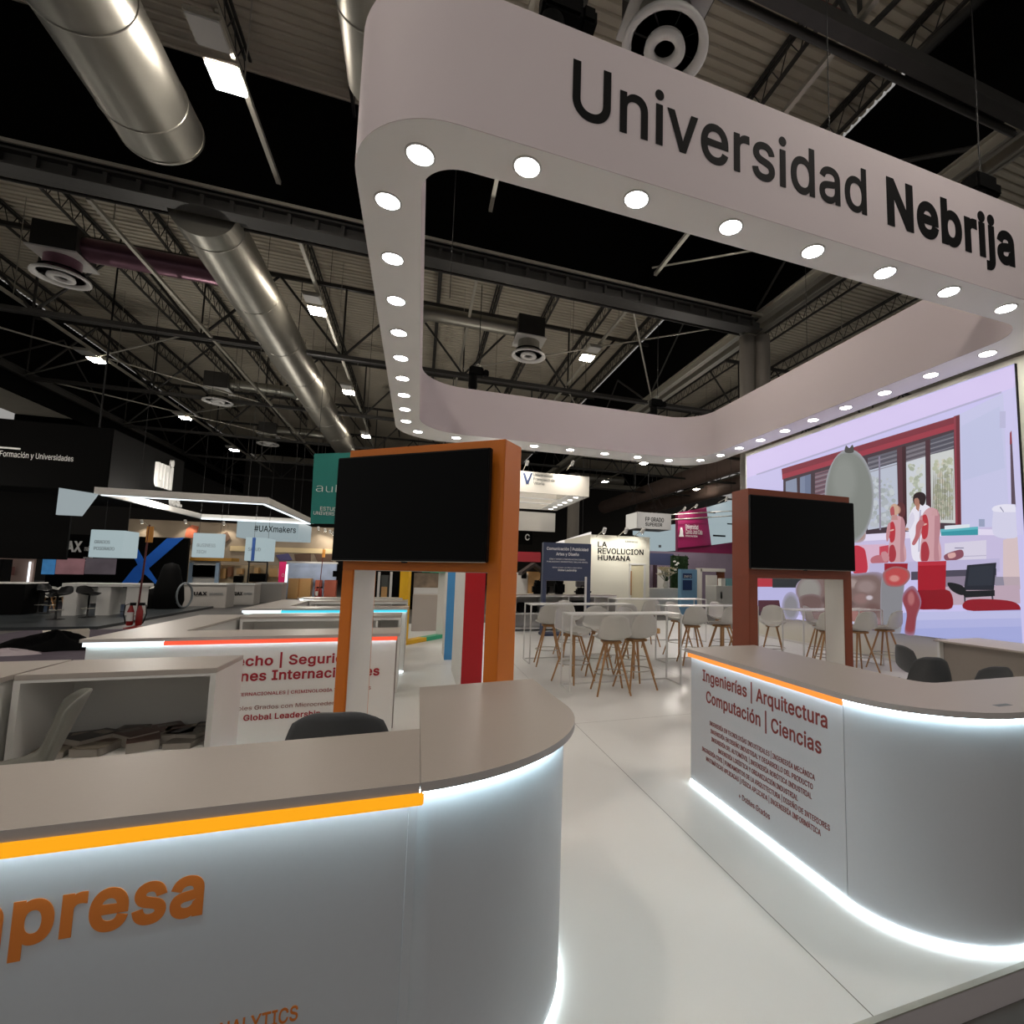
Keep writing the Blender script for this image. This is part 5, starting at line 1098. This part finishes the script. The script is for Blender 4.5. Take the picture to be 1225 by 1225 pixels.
for i in range(260):
    p = at(rnd.uniform(803.5, 823), rnd.uniform(664, 716), 21.5)-pwl.location; a_, c_ = rnd.uniform(0, 6.28), rnd.uniform(.04, .1)
    e = Vector((math.cos(a_), rnd.uniform(-.8, .1), math.sin(a_)))*c_; f_ = Vector((-math.sin(a_), -.3, math.cos(a_)))*c_*.5; p.y = 0
    b.add([p-e*.2, p+e*.5+f_, p+e, p+e*.5-f_], [(0,1,2,3)])
b.make('leaves', GRN, pwl)
b = B()
for x, y in ((807, 672), (809, 676), (811, 674), (808, 682), (813, 690)): p = at(x, y, 21.4)-pwl.location; b.lathe((p.x, p.y, p.z-.05), [(0,0),(.07,.03),(.07,.08),(0,.11)], 8)
b.make('blossoms', TXTW, pwl)
fv = pgroup('flower_vase', 'vase of cream lilies on the white desk', 'flowers', 797, 704, 20.8); L = fv.location
B().lathe((0,0,0), [(.12,0),(.16,.15),(.1,.3),(.13,.34)], 14).make('vase', W_LAM, fv); b = B(); g = B()
for i in range(16):
    a_, r_, h_ = rnd.uniform(0, 6.28), rnd.uniform(.05, .38), rnd.uniform(.45, 1.0); tip = Vector((r_*math.cos(a_), r_*math.sin(a_), h_)); g.bar((0,0,.3), tip, .012, 5)
    for k_ in range(6): w_ = Vector((math.cos(k_*1.047), math.sin(k_*1.047), .5))*.24; v_ = Vector((-math.sin(k_*1.047), math.cos(k_*1.047), 0))*.09; b.add([tip, tip+w_*.6+v_, tip+w_, tip+w_*.6-v_], [(0,1,2,3)])
b.make('petals', M('cream_petal', '#e4dcc4', .7), fv); g.make('stems', GRN, fv)
kiosk('reception_counter', 'white desk carrying the vase of lilies', [('desk_front', 766,706,815,722,0,.9,W_LAM), ('desk_top', 764,704,818,706.5,-.05,1,W_LAM), ('open_side', 762,704,778,722,-.1,.06,W_MET)], 20.5, 'counter')
tt = kiosk('totem', 'light blue upright information totem with dark blue print', [('body', 815,681,834,720,0,.3,M('totem_blue', '#86b8e0', .5))], 19.2, 'totem')
ppart(tt, 'printed_block', 817, 686, 828, 692, 19.18, .02, M('totem_navy', '#1d3f78', .5)); ppart(tt, 'printed_block', 817, 694, 828, 706, 19.18, .02, bpy.data.materials['totem_navy'])
ptext(tt, 'INFO', 818, 827, 688, 691, 19.16, TXTW)
kc = kiosk('reception_counter', 'small raspberry red counter with white emblem by the russet stand', [('front_panel', 858,703,878,722,0,.8,M('raspberry_panel', '#8f1840', .5)), ('counter_top', 857,701,879,703.5,-.05,.9,W_LAM)], 19.5, 'counter')
ptext(kc, 'UCJC', 866, 876, 709, 714, 19.48, TXTW); ppoly(kc, 'emblem', [(862,708),(863.5,708),(864,716),(861.5,716)], 19.47, .02, TXTW)
tag(pbox('box', 863, 692, 868, 701, 19.8, .3, W_LAM, None, None), 'white carton on the raspberry counter', 'box'); tag(pbox('box', 868.5, 692, 876, 701, 19.8, .3, M('aqua_box', '#7fb4bd', .6), None, None), 'aqua patterned carton on the raspberry counter', 'box')
ob = pbox('bench', 752, 739, 790, 745, 12.9, .5, WOODP, 'low plywood bench behind the farthest wire table', 'bench', False)
ob.location.z = 0; 
# --- counter behind the navy portal with bags
ns = thing('display_shelf', 'white open counter behind the navy sign stand carrying black bags', 'shelf', (4.2, 14.4, 0)); shelf(ns, 2.62, 5.7, 14.1, 14.75, .5, .96, 4.2, 14.4, [3.4, 4.2, 5.0])
for x0, x1, z0_, z1_, cl in ((2.75,3.3,.52,.8,BLKM),(3.5,4.05,.52,.75,NICHE),(4.3,4.9,.52,.85,BLKM)):
    tag(B().rbox((x0,14.25,z0_-.018),(x1,14.6,z1_-.018), .03).make('storage_box', cl), 'storage box in the %s bay of the open counter behind the navy stand' % {2.75: 'first', 3.5: 'second', 4.3: 'third'}[x0], 'box')
def bag(x, w_, h_, label, mat=BLKM):
    t = thing('backpack', label, 'bag', (x, 14.42, 1.031))
    B().rbox((-w_/2,-.13,0), (w_/2,.13,h_*.72), .05).rbox((-w_*.4,-.1,h_*.6), (w_*.4,.1,h_), .05).make('bag_body', mat, t); B().rbox((-w_*.35,-.17,.03), (w_*.35,-.12,h_*.4), .02).make('pocket', mat, t)
    B().tube([(-.06,0,h_-.02), (-.05,0,h_+.05), (.05,0,h_+.05), (.06,0,h_-.02)], .012, 6).make('handle', mat, t)
bag(3.42, .5, .38, 'squat black bag on the counter behind the navy stand'); bag(3.98, .3, .48, 'upright black backpack on the counter behind the navy stand')
bag(4.72, .5, .2, 'flat black case on the counter right of the navy stand')
tag(B().rbox((4.55,14.45,0), (4.9,14.65,.2), .02).make('monitor_box', M('charcoal_box', '#4a4848', .6), None, (0,0,1.24)), 'charcoal box resting on the flat black case', 'box')
kiosk('sign_post', 'slim white frame post before the right leg of the navy stand', [('post', 699.2,690,701.6,758,0,.04,W_MET), ('foot', 696,756,705,759,-.1,.25,W_MET)], 12.5, 'post')
# --- things seen through the orange stand
kiosk('exhibition_booth', 'black booth front with white uprights seen through the orange stand', [('back_panel', 440,660,500,716,.3,.2,BLKM), ('upright', 451.5,684,454.5,712,0,.1,W_MET), ('upright', 466,684,469,712,0,.1,W_MET), ('box', 456,702,463,712,.1,.15,WOODP), ('grey_screen', 456,688,465,700,.15,.1,M('dim_screen', '#4c4f4c', .4))], 24)
kiosk('reception_counter', 'white counter with open dark niche seen through the orange stand', [('carcass', 509,713,534,757,0,.6,W_LAM), ('niche_back', 495,715,509,757,.5,.05,NICHE), ('niche_shelf', 495,733,509,735,.0,.5,W_LAM), ('crate', 496,738,506,752,.1,.35,M('dark_crate', '#5a4436', .6)), ('counter_top', 494,711.5,535,713.5,-.02,.65,W_TOP)], 14.6, 'counter')
kiosk('exhibition_wall', 'picture board of a market scene over a black band seen through the orange stand', [('black_band', 495,705,575,711,0,.2,BLK), ('picture_board', 495,686,560,704,.1,.1,M('market_print', '#7a6a58', .6, var=.8, scale=3)), ('white_band', 495,703.5,575,705,-.05,.2,W_MET)], 23, 'wall')
# added point lights that brighten the neighbouring stands, without lamp bodies
for x, y, z, e in ((-9.5, 23.6, 4.0, 420), (-5.5, 31, 4.5, 420), (12, 21.5, 4.8, 260), (-14, 20, 3.8, 130), (2.5, 19, 4.0, 200)):
    l = bpy.data.lights.new('stand_fill', 'POINT'); l.energy = e; l.color = (1,.93,.84); l.shadow_soft_size = .3; o = bpy.data.objects.new('stand_fill', l); COL.objects.link(o); o.location = (x, y, z)
